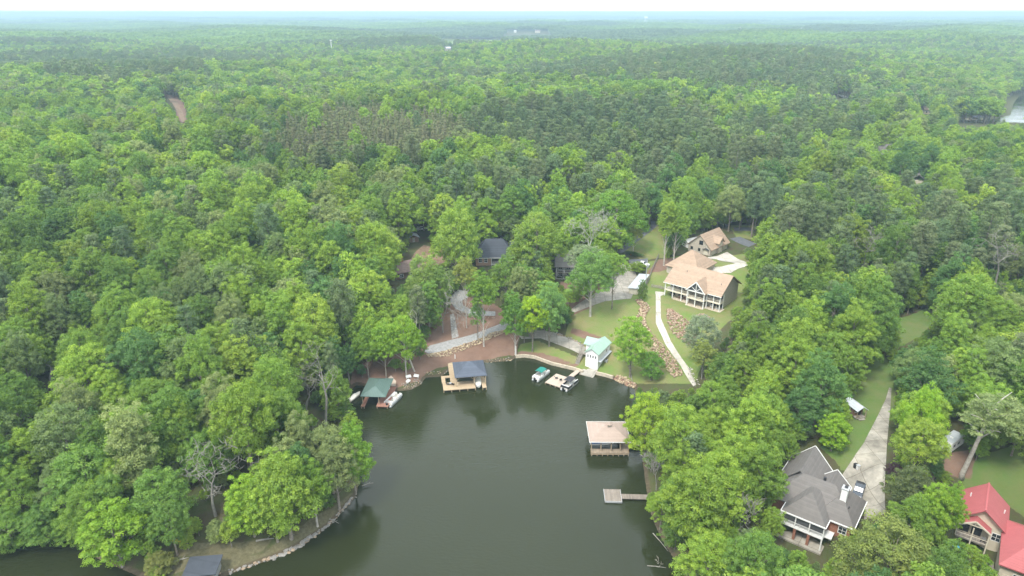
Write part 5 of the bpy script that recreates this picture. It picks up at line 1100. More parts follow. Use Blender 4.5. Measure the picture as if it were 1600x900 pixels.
def free_site(x, y, m=1.2):
    ok = (poly_sd(x, y, LAKE) > m) & (poly_sd(x, y, FARLAKE) > m)
    for (a, b, r) in SOLID: ok &= (x-a)**2+(y-b)**2 > r*r
    return ok
def grid_pts(x0, x1, y0, y1, s, seed, jit=.45):
    r = np.random.default_rng(seed); gx, gy = np.meshgrid(np.arange(x0, x1, s), np.arange(y0, y1, s))
    return (gx+r.uniform(-jit, jit, gx.shape)*s).ravel(), (gy+r.uniform(-jit, jit, gx.shape)*s).ravel(), r
def vn(x, y, s, sd=0):                                # cheap smooth noise 0..1
    return .5+.25*(np.sin(x/s+1.7*sd+1.3*np.sin(y/s*.7+sd))+np.sin(y/s*1.1+2.3*sd+1.1*np.sin(x/s*.8+.5*sd)))
PINE_ZONES = [([(700,212),(780,172),(900,160),(1010,168),(1110,188),(1140,232),(1110,268),(980,258),(850,242),(760,228)], .9),
 ([(40,118),(190,88),(310,78),(326,116),(160,132)], .8), ([(340,250),(360,190),(440,185),(460,240),(420,262)], .5),
 ([(1090,300),(1200,290),(1610,290),(1610,430),(1480,440),(1300,430),(1180,330)], .52), ([(1180,200),(1260,150),(1360,150),(1360,210),(1250,235)], .55),
 ([(870,250),(1070,255),(1060,305),(880,310)], .6), ([(690,262),(880,260),(870,320),(720,330)], .5), ([(1150,420),(1260,420),(1260,480),(1180,490)], .55), ([(1080,560),(1160,500),(1220,520),(1180,600)], .3),
 ([(60,290),(120,290),(120,330),(60,330)], .6), ([(1120,190),(1260,190),(1300,260),(1130,275)], .5), ([(450,560),(540,560),(530,640),(460,640)], .35)]
CONE_ZONE = [(420,240),(455,192),(560,166),(650,166),(728,190),(745,215),(700,238),(560,256),(450,252)]
BCOL = np.array([(.250,.375,.045),(.205,.330,.045),(.155,.270,.045),(.108,.215,.055),(.245,.305,.10),(.285,.39,.05),(.19,.27,.085)])
PCOL = np.array([(.140,.195,.075),(.125,.180,.068),(.155,.195,.085),(.118,.185,.075)])
CCOL = np.array([(.205,.23,.10),(.19,.225,.09),(.215,.22,.11)])
def classify(cx, cy_, x, y, r):
    n = len(cx); u = r.random(n); pp = np.full(n, .06)
    far = np.hypot(x, y) > 620
    pp = np.where(far, np.clip((vn(x, y, 140, 3)-.50)*3.0, .05, .85), pp)
    for p, q in PINE_ZONES: pp = np.where(in_poly(cx, cy_, p), q, pp)
    kind = np.where(u < pp, 1, 0); cz = in_poly(cx, cy_, CONE_ZONE); kind = np.where(cz & (r.random(n) < .93), 2, kind)
    return kind
def tints(kind, x, y, r, cx=None):
    n = len(kind); f = vn(x, y, 33, 5)*.55+.45*r.random(n)
    w = r.random(n)
    bi = np.select([w < .28, w < .54, w < .70, w < .79, w < .88, w < .93], [0, 1, 2, 3, 4, 5], 6)
    t = BCOL[bi]*(.70+.58*f[:, None])
    t = np.where((kind == 1)[:, None], PCOL[r.integers(0, 4, n)]*(.85+.3*f[:, None]), t)
    t = np.where((kind == 2)[:, None], CCOL[r.integers(0, 3, n)]*(.85+.3*f[:, None]), t)
    return t, bi

# near wood ----------------------------------------------------------------
X, Y, r = grid_pts(-440, 440, 62, 540, 6.5, 5)
s = (np.abs(X) < Y*.83+30) & free_site(X, Y); X, Y = X[s], Y[s]
HH = height(X, Y); n = len(X)
size = (.60+.22*vn(X, Y, 25, 2)+.52*r.random(n)**1.6)
cx, cy_, rx, ry = ellipse(X, Y, HH, 20*size, 5*size)
kind = classify(cx, cy_, X, Y, r)
acc = np.zeros(n, bool); fac = np.ones(n)
for g in (1., .8, .62, .45, .32):
    t_ = ~acc
    cx, cy_, rx, ry = ellipse(X, Y, HH, np.where(kind == 1, 21., np.where(kind == 2, 14., 20.))*size*g, np.where(kind == 1, 4.0, np.where(kind == 2, 1.9, 5.3))*size*g)
    ok = ~blocked(cx, cy_, rx, ry, proj(X, Y, HH+10)[2]) & t_
    fac[ok] = g; acc |= ok
X, Y, HH, size, kind = X[acc], Y[acc], HH[acc], (size*fac)[acc], kind[acc]
# close the gaps the first pass left: smaller trees and shrubs wherever the photograph shows foliage, down to the water's edge
buf = np.zeros((470, 840), bool)
def cover(cx, cy_, rx, ry):
    x0, x1, y0, y1 = int((cx-rx)/2)+10, int((cx+rx)/2)+10, int((cy_-ry)/2)+5, int((cy_+ry)/2)+5
    x0, x1, y0, y1 = max(x0, 0), min(x1+1, 840), max(y0, 0), min(y1+1, 470)
    if x1 > x0 and y1 > y0:
        yy_, xx_ = np.mgrid[y0:y1, x0:x1]; buf[y0:y1, x0:x1] |= ((xx_*2-20-cx)/rx)**2+((yy_*2-10-cy_)/ry)**2 < .8
q = ellipse(X, Y, HH, 20*size, np.where(kind == 1, 3.8, 5.0)*size)
for i in range(len(X)): cover(q[0][i], q[1][i], q[2][i], q[3][i])
Xc, Yc, rc = grid_pts(-300, 300, 60, 360, 3.1, 55)
s = (np.abs(Xc) < Yc*.8+10) & free_site(Xc, Yc, .3); Xc, Yc = Xc[s], Yc[s]; Hc = height(Xc, Yc); order = rc.permutation(len(Xc)); add = []
Fc_ = proj(Xc, Yc, Hc+6)[2]
for g in (.85, .62, .45, .32, .22, .15):
    q = ellipse(Xc, Yc, Hc, 19*g*np.ones(len(Xc)), 5.3*g*np.ones(len(Xc)), .1); bl = blocked(*q, Fc_)
    for i in order:
        if bl[i]: continue
        Xp = ((q[0][i]+EL[::2, 0]*q[2][i]*.95)/2+10).astype(int); Yp = ((q[1][i]+EL[::2, 1]*q[3][i]*.95)/2+5).astype(int)
        ok = (Xp >= 0) & (Xp < 840) & (Yp >= 0) & (Yp < 470)
        if ok.sum() < 18: continue
        if (~buf[Yp[ok], Xp[ok]]).mean() > .5:
            add.append((Xc[i], Yc[i], Hc[i], g)); cover(q[0][i], q[1][i], q[2][i], q[3][i])
add = np.array(add); print('fill', len(add))
X = np.concatenate([X, add[:, 0]]); Y = np.concatenate([Y, add[:, 1]]); HH = np.concatenate([HH, add[:, 2]]); size = np.concatenate([size, add[:, 3]]); kind = np.concatenate([kind, np.zeros(len(add), int)])
# extra small pines where the young plantation stands
X2, Y2, r2 = grid_pts(-330, 60, 300, 640, 3.1, 9)
c2 = proj(X2, Y2, height(X2, Y2)+10); s = in_poly(c2[0], c2[1], CONE_ZONE); X2, Y2 = X2[s], Y2[s]
keep = ~((kind == 2)); X, Y, HH, size, kind = X[keep], Y[keep], HH[keep], size[keep], kind[keep]
X = np.concatenate([X, X2]); Y = np.concatenate([Y, Y2]); HH = np.concatenate([HH, height(X2, Y2)]); size = np.concatenate([size, .7+.5*r2.random(len(X2))]); kind = np.concatenate([kind, np.full(len(X2), 2)])
n = len(X); r = np.random.default_rng(77)
TI, BI = tints(kind, X, Y, r)
VAR = np.where(kind == 0, r.integers(0, 8, n), np.where(kind == 1, r.integers(0, 3, n), 3+r.integers(0, 2, n)))
ROT = r.uniform(0, 6.283, n); SZ = np.stack([size*r.uniform(.88, 1.15, n), size*r.uniform(.88, 1.15, n), size*r.uniform(.88, 1.12, n)], -1)
# trees that stand out in the photograph ------------------------------------
MANUAL = []          # (x, y, crown radius) keeps the wood from growing through them
def crown_obj(par, me, tint, scale=(1,1,1), loc=(0,0,0)):
    o = bpy.data.objects.new('crown', me); COL.objects.link(o); o.parent = par; o['tint'] = [float(c) for c in tint]; o.scale = scale; o.location = loc; return o
def trunk_obj(par, me, scale=(1,1,1)):
    o = bpy.data.objects.new('trunk', me); COL.objects.link(o); o.parent = par; o.scale = scale; return o
def special(label, foot, top_y, width_px, key, tint, bark=None, low=None, rot=0., cat='tree', name='leafy_tree', group=None):
    """a tree with its foot and crown where the photograph has them; width and height follow from the distance"""
    x, y, z = hit(*foot)
    f = proj(x, y, z)[2]; dep = math.atan2(CAM_H-z, math.hypot(x, y))
    Rw = width_px*.44*f/FPX
    lo, hi = 1., 45.
    for _ in range(30):
        Ht = (lo+hi)/2
        if proj(x, y+Rw*.25, z+Ht)[1] > top_y: lo = Ht
        else: hi = Ht
    t = thing(name, label, cat, (x, y, z), rot, group)
    sp = {'b': BSPEC, 'p': PSPEC}[key[0]][key[1]]
    s = (Rw/sp['R'], Rw/sp['R'], Ht/sp['H'])
    if low is None:
        crown_obj(t, CROWN[key], tint, s)
    else:                                                # crown lifted off a long bare trunk
        b = sp['base']; zs = Ht*(1-low)/(sp['H']*(1-b)); crown_obj(t, CROWN[key], tint, (s[0], s[1], zs), (0, 0, Ht-zs*sp['H']))
    tr = trunk_obj(t, pale(key, bark) if bark else TRUNK[key], (min(s[0], 1.1)*1.0, min(s[1], 1.1)*1.0, s[2]*.97))
    if low is not None: tr.scale = (s[0]*.9, s[1]*.9, s[2]*.98)
    MANUAL.append((x, y, max(Rw*.8, 1.5))); return t
YEL = (0.361,0.523,0.027); COOL = (0.203,0.356,0.087); DEEP = (0.149,0.289,0.041); BRI = (0.237,0.389,0.036); MID = (0.182,0.308,0.036); SAGE = (0.260,0.308,0.061); LIME = (0.271,0.443,0.032)
special('yellow green rounded tree on the lawn by the shore, brightest of the lakeside trees', (832,549), 460, 52, ('b',4), YEL, low=.36)
special('large blue green tree right of the yellow green tree on the lawn', (858,541), 438, 52, ('b',7), COOL, low=.2)
special('dark green tree with a white lower trunk at the end of the sea wall', (805,554), 458, 44, ('b',2), DEEP, 'bark_pale', low=.24)
special('slender tree on a tall bare pale trunk above the gravel drive', (729,512), 402, 40, ('b',0), SAGE, 'bark_pale', low=.6)
special('tree with a long pale trunk rooted just below the gravel drive', (756,541), 424, 46, ('b',2), MID, 'bark_pale', low=.52)
special('small leafy tree growing low on the trunk beside the gravel loop', (747,535), 468, 26, ('b',5), COOL, low=.4)
special('broad dark oak with a whitish trunk on the lawn above the concrete drive', (922,494), 391, 82, ('b',1), (0.185,0.325,0.068), "bark_pale", low=.36)
special('thin leaning tree with a light crown by the carport drive', (956,483), 394, 46, ('b',4), (0.227,0.358,0.050), low=.58)
special('soft light green tree on the grass right of the white boathouse', (984,589), 492, 60, ('b',7), (0.260,0.428,0.045), low=.18)
special('low dark green bushy tree at the foot of the rubble bank', (1017,594), 548, 40, ('b',7), (0.159,0.318,0.040), low=.05)
special('spreading tree over the waterside patio chairs', (635,588), 492, 60, ('b',6), BRI, 'bark_pale', low=.36)
special('bright green tree left of the patio beside the green roofed dock', (604,592), 506, 58, ('b',1), (0.227,0.379,0.036), low=.4)
special('leafy tree above the shore left of the green roofed dock', (576,590), 512, 48, ('b',0), MID, low=.3)
special('tall pale trunked tree standing left of the tan house', (1037,415), 312, 40, ('b',3), (0.260,0.379,0.050), 'bark_pale', low=.42)
special('second tall pale trunked tree close to the tan house roof', (1052,413), 318, 40, ('b',0), (0.215,0.338,0.045), 'bark_pale', low=.45)
special('small sage green tree alone on the upper lawn beside the lane', (989,398), 349, 32, ('b',1), SAGE, 'bark_pale', low=.5)
special('hazy pale budding tree below the tan house lawn', (1091,566), 490, 56, ('b',4), (.27,.33,.19), 'bark_dead', low=.25)
special('thin grey green tree beside the foot of the white walk', (1096,592), 530, 40, ('b',2), (0.272,0.329,0.074), 'bark_dead', low=.3)
special('broad olive tree in the right foreground in front of the grey house', (1376,930), 812, 150, ('b',6), (0.221,0.275,0.064), low=.12)
special('dark round pine beside the stained driveway', (1414,812), 726, 78, ('b',7), (0.126,0.162,0.053), low=.05, name='pine_tree')
special('lime green tree right of the stained driveway', (1422,726), 602, 62, ('b',0), LIME, low=.15)
special('small bright yellow green tree left of the little cabin', (1298,704), 644, 50, ('b',7), LIME, low=.05)
special('dark blue green tree behind the little cabin', (1270,668), 548, 74, ('b',2), (0.135,0.258,0.059), low=.1)
special('leafy tree with a lime crown left of the red roofed house', (1446,846), 752, 58, ('b',7), (0.249,0.398,0.036), low=.1)
special('rounded leafy tree touching the red roof', (1474,838), 756, 42, ('b',0), (0.227,0.389,0.036), low=.1)
special('low bright shrub below the red roofed house', (1532,893), 866, 28, ('b',7), (0.227,0.398,0.036), low=.0, name='shrub', cat='shrub')
special('round shrub on the drive beside the metal carport', (996,425), 408, 26, ('b',7), (0.227,0.329,0.040), low=.0, name='shrub', cat='shrub')
special('dark purple leaved shrub on the edge of the stained driveway', (1395,748), 722, 28, ('b',7), (0.085,0.045,0.054), low=.0, name='shrub', cat='shrub')
special('grey green shrub at the bottom left corner of the peninsula lawn', (252,896), 862, 46, ('b',7), (0.227,0.250,0.065), low=.0, name='shrub', cat='shrub')
special('tall column of vines on the fence beside the carport', (1003,470), 436, 16, ('b',7), (0.169,0.269,0.050), low=.0, name='shrub', cat='shrub')
special('large leafy tree overhanging water at the lower left corner', (192,884), 778, 104, ('b',7), BRI, low=.15)
special('bright leafy tree right of the dead tree on the peninsula', (398,838), 738, 76, ('b',7), (0.272,0.428,0.036), low=.1)
special('leafy tree with pale trunk nearest the peninsula shore', (496,822), 715, 60, ('b',2), MID, 'bark_pale', low=.3)
special('leafy tree on the far tip of the left shore overhanging the cove', (556,772), 660, 66, ('b',0), (0.204,0.358,0.036), low=.15)
special('soft green tree in the corner lawn behind the leaning trunk', (1580,712), 640, 70, ('b',6), (0.227,0.329,0.050), low=.1)
special('yellow green tree overhanging the tan roofed boathouse', (1006,720), 610, 72, ('b',7), (0.317,0.448,0.036), low=.08)
special('light green branching tree in front of the brown lodge', (664,494), 398, 64, ('b',1), (.24,.34,.07), 'bark_pale', low=.25)
special('leafy tree over the red bank left of the gravel loop', (690,500), 415, 40, ('b',2), (.20,.31,.06), 'bark_pale', low=.35)
special('leafy tree close in front of the brick house porch', (790,470), 398, 46, ('b',0), (.19,.31,.055), low=.2)
special('low leafy tree at the left edge of the frame above the inlet', (22,852), 790, 80, ('b',7), (.18,.31,.05), low=.0)
special('second low leafy tree along the inlet shore at lower left', (76,848), 786, 74, ('b',0), (.15,.27,.05), low=.02)
special('third low leafy tree along the inlet shore beside the overhanging tree', (124,846), 792, 62, ('b',7), (.20,.33,.05), low=.0)
special('big old oak shading the brick house from the right', (838,440), 330, 84, ('b',6), (0.237,0.348,0.050), low=.2)
special('light green tree shading the brick house from the left', (714,440), 325, 84, ('b',1), (0.260,0.379,0.050), low=.2)
special('dense green tree behind the bare white limbs', (960,392), 296, 96, ('b',6), (0.164,0.308,0.036), low=.15)

def dead(label, foot, top_px, key_seed, m='bark_dead', leaf=None, **kw):
    x, y, z = hit(*foot); H = 14.
    lo, hi = 1., 40.
    for _ in range(30):
        Ht = (lo+hi)/2
        if proj(x, y, z+Ht)[1] > top_px[1]: lo = Ht
        else: hi = Ht
    lean_x = (proj(x, y, z+Ht)[2]*(top_px[0]-proj(x, y, z+Ht)[0])/FPX)/Ht
    tr, br = bare(key_seed, Ht, lean=(lean_x, 0), **kw)
    t = thing('dead_tree' if leaf is None else 'sparse_tree', label, 'tree', (x, y, z), 0)
    tr.build('trunk', m, t); br.build('branches', m, t)
    MANUAL.append((x, y, 2.0)); return t
dead('dead grey tree with a fan of bare branches on the peninsula', (337,806), (312,704), 3, levels=4, spread=.66, r0=.3, first=.22, twig=3)
dead('bare silver grey tree left of the grey roofed house', (1171,848), (1172,784), 5, levels=4, spread=.42, r0=.17, twig=3)
_t = dead('old tree with spreading bare white limbs above the wooden house', (912,455), (920,366), 8, m='lichen', levels=5, spread=.56, r0=.5, first=.5, twig=3)
crown_obj(_t, CROWN['b',4], (.27,.34,.17), (1.1,1.1,.62), (-.3,-1.0,6.2))
dead('grey half dead pine rising over the left shore', (508,668), (512,580), 12, levels=3, spread=.62, r0=.3, first=.55, twig=3)
dead('leaning dead snag with forked limbs near the left shore', (477,640), (486,588), 14, levels=3, spread=.6, r0=.3, first=.3, twig=2)
dead('tall grey dead pine at the right edge of the woods', (1550,465), (1572,374), 17, levels=3, spread=.7, r0=.3, first=.5, twig=3, droop=.1)
dead('second grey dead pine beside it in the right woods', (1592,440), (1588,392), 18, levels=3, spread=.7, r0=.25, first=.5, twig=2, droop=.1)
dead('pale bare tree in the woods right of the garage', (1350,430), (1352,366), 19, levels=4, spread=.5, r0=.22, twig=3)
dead('broken pale snag in the woods at the far left', (82,608), (76,572), 21, levels=1, spread=.6, r0=.42, first=.6, twig=1)
dead('bare forked branches hanging over the gravel loop', (692,520), (690,440), 23, levels=4, spread=.62, r0=.2, droop=.18, twig=3)
dead('small bare snag standing in the water at the lower right', (1031,889), (1030,872), 25, levels=2, spread=.5, r0=.08, twig=2)
dead('bare twiggy tree on the right shore behind the floating dock', (1026,765), (1026,718), 27, levels=4, spread=.45, r0=.14, twig=3)
dead('thin grey bare tree behind the grey house', (1226,706), (1228,668), 29, levels=4, spread=.5, r0=.14, twig=3)
dead('pale forked trunk showing inside the trees by the patio', (648,580), (622,512), 31, m='bark_pale', levels=3, spread=.5, r0=.26, first=.4, twig=2)

h0, h1 = hit(977, 395.5), hit(1006, 403)
hg = thing('hedge', 'low dark clipped hedge along the near edge of the upper lawn', 'hedge', ((h0[0]+h1[0])/2, (h0[1]+h1[1])/2, hz((h0[0]+h1[0])/2, (h0[1]+h1[1])/2)), math.atan2(h1[1]-h0[1], h1[0]-h0[0]))
crown_obj(hg, CROWN['b',7], (.10,.19,.045), (math.dist(h0[:2], h1[:2])/10.5, .24, .085))
# the leaning pale trunk on the right
x, y, z = hit(1502, 744); Hl = 19.
tx, ty = at(1531, 682, z+10.5)
t = thing('leaning_tree', 'sage tree with a long thick pale trunk leaning right near the camper', 'tree', (x, y, z), 0)
b = MB(); dx, dy = (tx-x)/10.5, (ty-y)/10.5
b.tube([(0,0,-.6),(dx*.6,dy*.6,.8),(dx*5,dy*5,5),(dx*10.5,dy*10.5,10.5),(dx*15,dy*15,15),(dx*18,dy*18,18)], [.75,.5,.42,.36,.27,.1], 10)
for k in range(9):
    a = k*2.4; zz = 10+k; p0 = Vector((dx*zz,dy*zz,zz)); p1 = p0+Vector((math.cos(a)*4.2, math.sin(a)*4.2, 2.4)); b.tube([p0, p0.lerp(p1, .5)+Vector((0,0,.3)), p1], [.2,.12,.04], 5, cap=False)
b.build('trunk', 'bark_pale', t, smooth=True)
crown_obj(t, CROWN['b',1], (.26,.33,.12), (1.0,1.0,.55), (dx*17+1.5, dy*17, 9.5)); MANUAL.append((x, y, 4))

# the nearest 300 broadleaf trees and the nearest pines become individuals -----
keep = np.ones(n, bool)
for (a, b_, q) in MANUAL: keep &= (X-a)**2+(Y-b_)**2 > (q*.75+1.5)**2
pcx, pcy, prx, pry = ellipse(X, Y, HH, 20*SZ[:, 2], 5*SZ[:, 0])
inview = keep & (pcx > -10) & (pcx < 1610) & (pcy > 0) & (pcy < 915) & (size > .42)
f_ = proj(X, Y, HH+14)[2]; show = size/f_
# a crown counts as seen when little of it lies behind nearer crowns
order = np.argsort(f_); seen = np.zeros(n); buf = np.zeros((450, 800), bool)
for i in order:
    if not keep[i]: continue
    Xp = ((pcx[i]+EL[:, 0]*prx[i])/2).astype(int); Yp = ((pcy[i]+EL[:, 1]*pry[i])/2).astype(int)
    ok = (Xp >= 0) & (Xp < 800) & (Yp >= 0) & (Yp < 450)
    if ok.any():
        seen[i] = (~buf[Yp[ok], Xp[ok]]).sum()/70.
        x0, x1, y0, y1 = int((pcx[i]-prx[i]*.8)/2), int((pcx[i]+prx[i]*.8)/2), int((pcy[i]-pry[i]*.8)/2), int((pcy[i]+pry[i]*.8)/2)
        buf[max(y0, 0):max(y1, 0), max(x0, 0):max(x1, 0)] = True
NB, NP = 245, 75
score = np.where(inview & (seen > .22), show*np.sqrt(np.clip(seen, .05, 1)), -1)
pick = []
for kd, nn in ((0, NB), (1, NP)):
    c_ = np.where(kind == kd)[0]; c_ = c_[np.argsort(-score[c_])][:nn]; pick += [int(i) for i in c_ if score[i] > 0]
LAND = [('the dead grey tree', 312, 740), ('the green roofed boat dock', 583, 608), ('the slate roofed dock house', 733, 582), ('the tan roofed boathouse', 950, 680), ('the floating dock', 958, 773), ('the grey roofed house', 1285, 770),
        ('the red roofed house', 1555, 820), ('the little cabin', 1345, 640), ('the white camper', 1490, 694), ('the tan house', 1095, 440), ('the stone garage', 1112, 380), ('the brick house', 772, 396), ('the wooden house', 882, 425),
        ('the brown lodge', 630, 425), ('the white boathouse', 930, 550), ('the broken pale snag', 76, 590), ('the grey half dead pine', 510, 620), ('the grey shed roof on the peninsula', 316, 886), ('the asphalt lane', 1005, 365),
        ('the tall grey dead pine', 1560, 420), ('the stained driveway', 1365, 710), ('the white walk', 1040, 520), ('the yellow kayak', 282, 845), ('the leaning pale trunk', 1515, 715), ('the bare silver grey tree', 1172, 810), ('the forest dirt road', 275, 168), ('the young pine plantation', 560, 215), ('the lime green tree', 1415, 655), ('the metal carport', 990, 443), ('the far dock', 1515, 187)]
CN = ['bright green', 'mid green', 'deep green', 'cool dark green', 'pale sage', 'yellow green', 'grey green']
ORD = ['nearest']+[q+' nearest' for q in ('second','third','fourth','fifth','sixth','seventh','eighth','ninth','tenth')]
cell = {}
for i in pick:
    ds = [(math.hypot(pcx[i]-a, (pcy[i]-b_)*1.2), nm, a, b_) for nm, a, b_ in LAND]; d, nm, a, b_ = min(ds)
    ddx, ddy = pcx[i]-a, pcy[i]-b_
    side = ('left of' if ddx < 0 else 'right of') if abs(ddx) > abs(ddy) else ('behind' if ddy < 0 else 'in front of')
    col = CN[BI[i]] if kind[i] == 0 else 'dark'
    cell.setdefault((kind[i], col, side, nm), []).append((d, i))
LAB = {}
def region(i):
    if pcx[i] < 560: return 'in the near woods left of the cove' if pcy[i] > 560 else 'in the wooded slope left of the houses'
    if pcx[i] > 1000: return 'in the woods right of the cove' if pcy[i] > 480 else 'in the woods behind the tan house'
    return 'in the trees behind the central houses'
for (kd, col, side, nm), lst in cell.items():
    lst.sort(); w_ = 'leafy tree' if kd == 0 else 'pine'
    for k, (d, i) in enumerate(lst):
        if k < 10 and d < 700: LAB[i] = (f'{col} {w_} {side} {nm}, {ORD[k]} of its colour' if len((col+side+nm).split())+(col+' '+side).count(' ') < 9 else f'{col} {w_} {side} {nm}, {ORD[k]}'), None
        else: LAB[i] = f'{col} {w_} {region(i)}', f'{col} {w_}s {region(i)}'
for i in pick:
    kd = 'b' if kind[i] == 0 else 'p'; key = (kd, int(VAR[i]))
    lab, grp = LAB[i]
    t = thing('leafy_tree' if kd == 'b' else 'pine_tree', lab, 'tree', (float(X[i]), float(Y[i]), float(HH[i])), float(ROT[i]), grp or ('leafy trees around the cove' if kd == 'b' else 'pines around the cove'))
    t.scale = tuple(float(q) for q in SZ[i])
    crown_obj(t, CROWN[key], TI[i]); trunk_obj(t, TRUNK[key])
keep[pick] = False
# undergrowth: small leafy growth at the edges and under the gaps -------------
X3, Y3, r3 = grid_pts(-260, 260, 62, 330, 5.2, 15)
s = (np.abs(X3) < Y3*.8+15) & free_site(X3, Y3, .4); X3, Y3 = X3[s], Y3[s]; H3 = height(X3, Y3); s3 = .14+.16*r3.random(len(X3))
q = ellipse(X3, Y3, H3, 20*s3, 5*s3); ok = ~blocked(*q, proj(X3, Y3, H3)[2]); X3, Y3, H3, s3 = X3[ok], Y3[ok], H3[ok], s3[ok]
# mid distance ----------------------------------------------------------------
X4, Y4, r4 = grid_pts(-1500, 1500, 538, 1750, 9.0, 21)
s = (np.abs(X4) < Y4*.82) & free_site(X4, Y4); X4, Y4 = X4[s], Y4[s]; H4 = height(X4, Y4); s4 = .72+.5*r4.random(len(X4))
q = ellipse(X4, Y4, H4, 20*s4, 5*s4); k4 = classify(q[0], q[1], X4, Y4, r4); ok = ~blocked(*q); X4, Y4, H4, s4, k4 = X4[ok], Y4[ok], H4[ok], s4[ok], k4[ok]
T4, _ = tints(k4, X4, Y4, r4)
def scatter(name, label, P, rotz, scl, idx_, tint, coll):
    me = bpy.data.meshes.new(name); me.from_pydata([tuple(p) for p in P.tolist()], [], [])
    for nm, ty, ar, fld in (('rotz', 'FLOAT', rotz, 'value'), ('scl', 'FLOAT_VECTOR', scl, 'vector'), ('idx', 'INT', idx_, 'value'), ('tint', 'FLOAT_VECTOR', tint, 'vector')):
        a = me.attributes.new(nm, ty, 'POINT'); a.data.foreach_set(fld, np.asarray(ar, np.int32 if ty == 'INT' else np.float32).ravel())
    o = bpy.data.objects.new(name, me); COL.objects.link(o)
    g = bpy.data.node_groups.new(name, 'GeometryNodeTree'); g.interface.new_socket('Geometry', in_out='INPUT', socket_type='NodeSocketGeometry'); g.interface.new_socket('Geometry', in_out='OUTPUT', socket_type='NodeSocketGeometry')
    N = g.nodes; gi = N.new('NodeGroupInput'); go = N.new('NodeGroupOutput'); ip = N.new('GeometryNodeInstanceOnPoints'); ci = N.new('GeometryNodeCollectionInfo')
    ci.inputs['Collection'].default_value = coll; ci.inputs['Separate Children'].default_value = True; ci.inputs['Reset Children'].default_value = True
    def na(nm, ty):
        q = N.new('GeometryNodeInputNamedAttribute'); q.data_type = ty; q.inputs['Name'].default_value = nm; return q.outputs['Attribute']
    cb = N.new('ShaderNodeCombineXYZ'); g.links.new(na('rotz', 'FLOAT'), cb.inputs['Z'])
    g.links.new(gi.outputs[0], ip.inputs['Points']); g.links.new(ci.outputs[0], ip.inputs['Instance']); ip.inputs['Pick Instance'].default_value = True
    g.links.new(na('idx', 'INT'), ip.inputs['Instance Index']); g.links.new(cb.outputs[0], ip.inputs['Rotation']); g.links.new(na('scl', 'FLOAT_VECTOR'), ip.inputs['Scale'])
    g.links.new(ip.outputs[0], go.inputs[0])
    md = o.modifiers.new('trees', 'NODES'); md.node_group = g
    tag(o, label, kind='stuff'); return o
ONE3 = np.ones((1, 3))
def P3(x, y, z): return np.stack([x, y, z], -1)
b0 = keep & (kind == 0); p0 = keep & (kind > 0); b4 = k4 == 0
far_f = np.where(np.hypot(X, Y) > 330, 0, 0)
scatter('woodland', 'broadleaf woodland covering the land beyond the nearer trees', np.concatenate([P3(X[b0], Y[b0], HH[b0]), P3(X4[b4], Y4[b4], H4[b4])]),
        np.concatenate([ROT[b0], r4.uniform(0, 6.28, b4.sum())]), np.concatenate([SZ[b0], s4[b4, None]*ONE3*np.array([1.12,1.12,1.0])]),
        np.concatenate([VAR[b0], 8+r4.integers(0, 8, b4.sum())]), np.concatenate([TI[b0], T4[b4]]), PROTO_B)
scatter('pine_wood', 'darker pine stands and the young pine plantation beyond the cove', np.concatenate([P3(X[p0], Y[p0], HH[p0]), P3(X4[~b4], Y4[~b4], H4[~b4])]),
        np.concatenate([ROT[p0], r4.uniform(0, 6.28, (~b4).sum())]), np.concatenate([SZ[p0], s4[~b4, None]*ONE3*np.array([1.35,1.35,1.0])]),
        np.concatenate([VAR[p0], np.where(k4[~b4] == 2, 8, 5+r4.integers(0, 3, (~b4).sum()))]), np.concatenate([TI[p0], T4[~b4]]), PROTO_P)
T3, _ = tints(np.zeros(len(X3), int), X3, Y3, r3)
scatter('undergrowth', 'low leafy undergrowth filling the edges of the woods', P3(X3, Y3, H3), r3.uniform(0, 6.28, len(X3)), s3[:, None]*np.array([1.25, 1.25, 1.0])*r3.uniform(.85, 1.2, (len(X3), 3)), r3.integers(0, 8, len(X3)), T3*.95, PROTO_B)
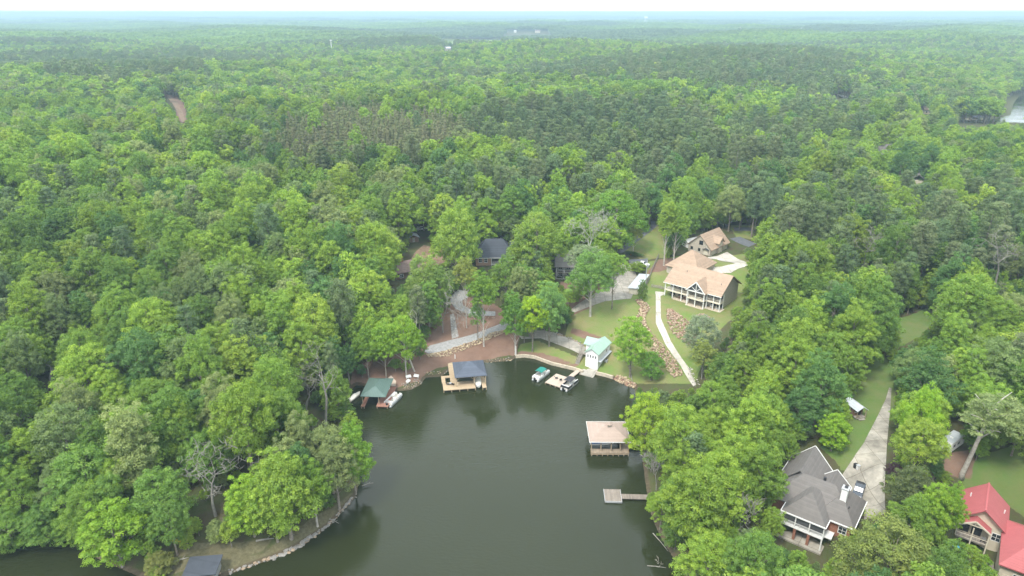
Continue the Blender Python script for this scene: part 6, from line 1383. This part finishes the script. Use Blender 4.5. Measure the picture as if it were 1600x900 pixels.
Xa, Ya, ra = grid_pts(-4200, 4200, 1745, 4700, 60, 31, .12)
s = (np.abs(Xa) < Ya*.82+60); Xa, Ya = Xa[s], Ya[s]
Xb, Yb, rb = grid_pts(-17500, 17500, 4680, 20500, 240, 33, .12)
s = (np.abs(Xb) < Yb*.82+200); Xb, Yb = Xb[s], Yb[s]
Ha, Hb = height(Xa, Ya), height(Xb, Yb)
qa = proj(Xa, Ya, Ha+19); f = qa[2]; ok = ~blocked(qa[0], qa[1], 24*FPX/f, np.full(len(f), 1.5)); Xa, Ya, Ha = Xa[ok], Ya[ok], Ha[ok]
def far_tint(x, y, r_):
    w = np.clip((vn(x, y, 260, 1)*.6+vn(x, y, 610, 4)*.4-.42)*4, 0, 1)[:, None]
    return (BCOL[1]*.95*(1-w)+PCOL[1]*1.05*w)*(.85+.3*r_.random((len(x), 1)))
scatter('distant_forest', 'hazy blue green forest stretching to the horizon', np.concatenate([P3(Xa, Ya, Ha), P3(Xb, Yb, Hb)]), np.concatenate([ra.integers(0, 4, len(Xa))*1.5708, rb.integers(0, 4, len(Xb))*1.5708]),
        np.concatenate([ra.uniform(.95, 1.1, (len(Xa), 1))*ONE3, rb.uniform(.95, 1.1, (len(Xb), 1))*ONE3]), np.concatenate([ra.integers(0, 5, len(Xa)), 5+rb.integers(0, 3, len(Xb))]), np.concatenate([far_tint(Xa, Ya, ra), far_tint(Xb, Yb, rb)]), PROTO_F)

# ------------------------------------------------------------------ haze
hm = bpy.data.materials.new('haze'); hm.use_nodes = True; nt = hm.node_tree; nt.nodes.clear()
ho = nt.nodes.new('ShaderNodeOutputMaterial'); pv = nt.nodes.new('ShaderNodeVolumePrincipled')
pv.inputs['Color'].default_value = (.42, .59, .71, 1); pv.inputs['Density'].default_value = 2.2e-4; pv.inputs['Anisotropy'].default_value = 0.0
nt.links.new(pv.outputs[0], ho.inputs['Volume'])
haze = MB().box(-22500, 22500, -900, 22800, -75, 118).build('haze', hm)
tag(haze, 'thin bluish summer haze over the whole landscape', kind='stuff')
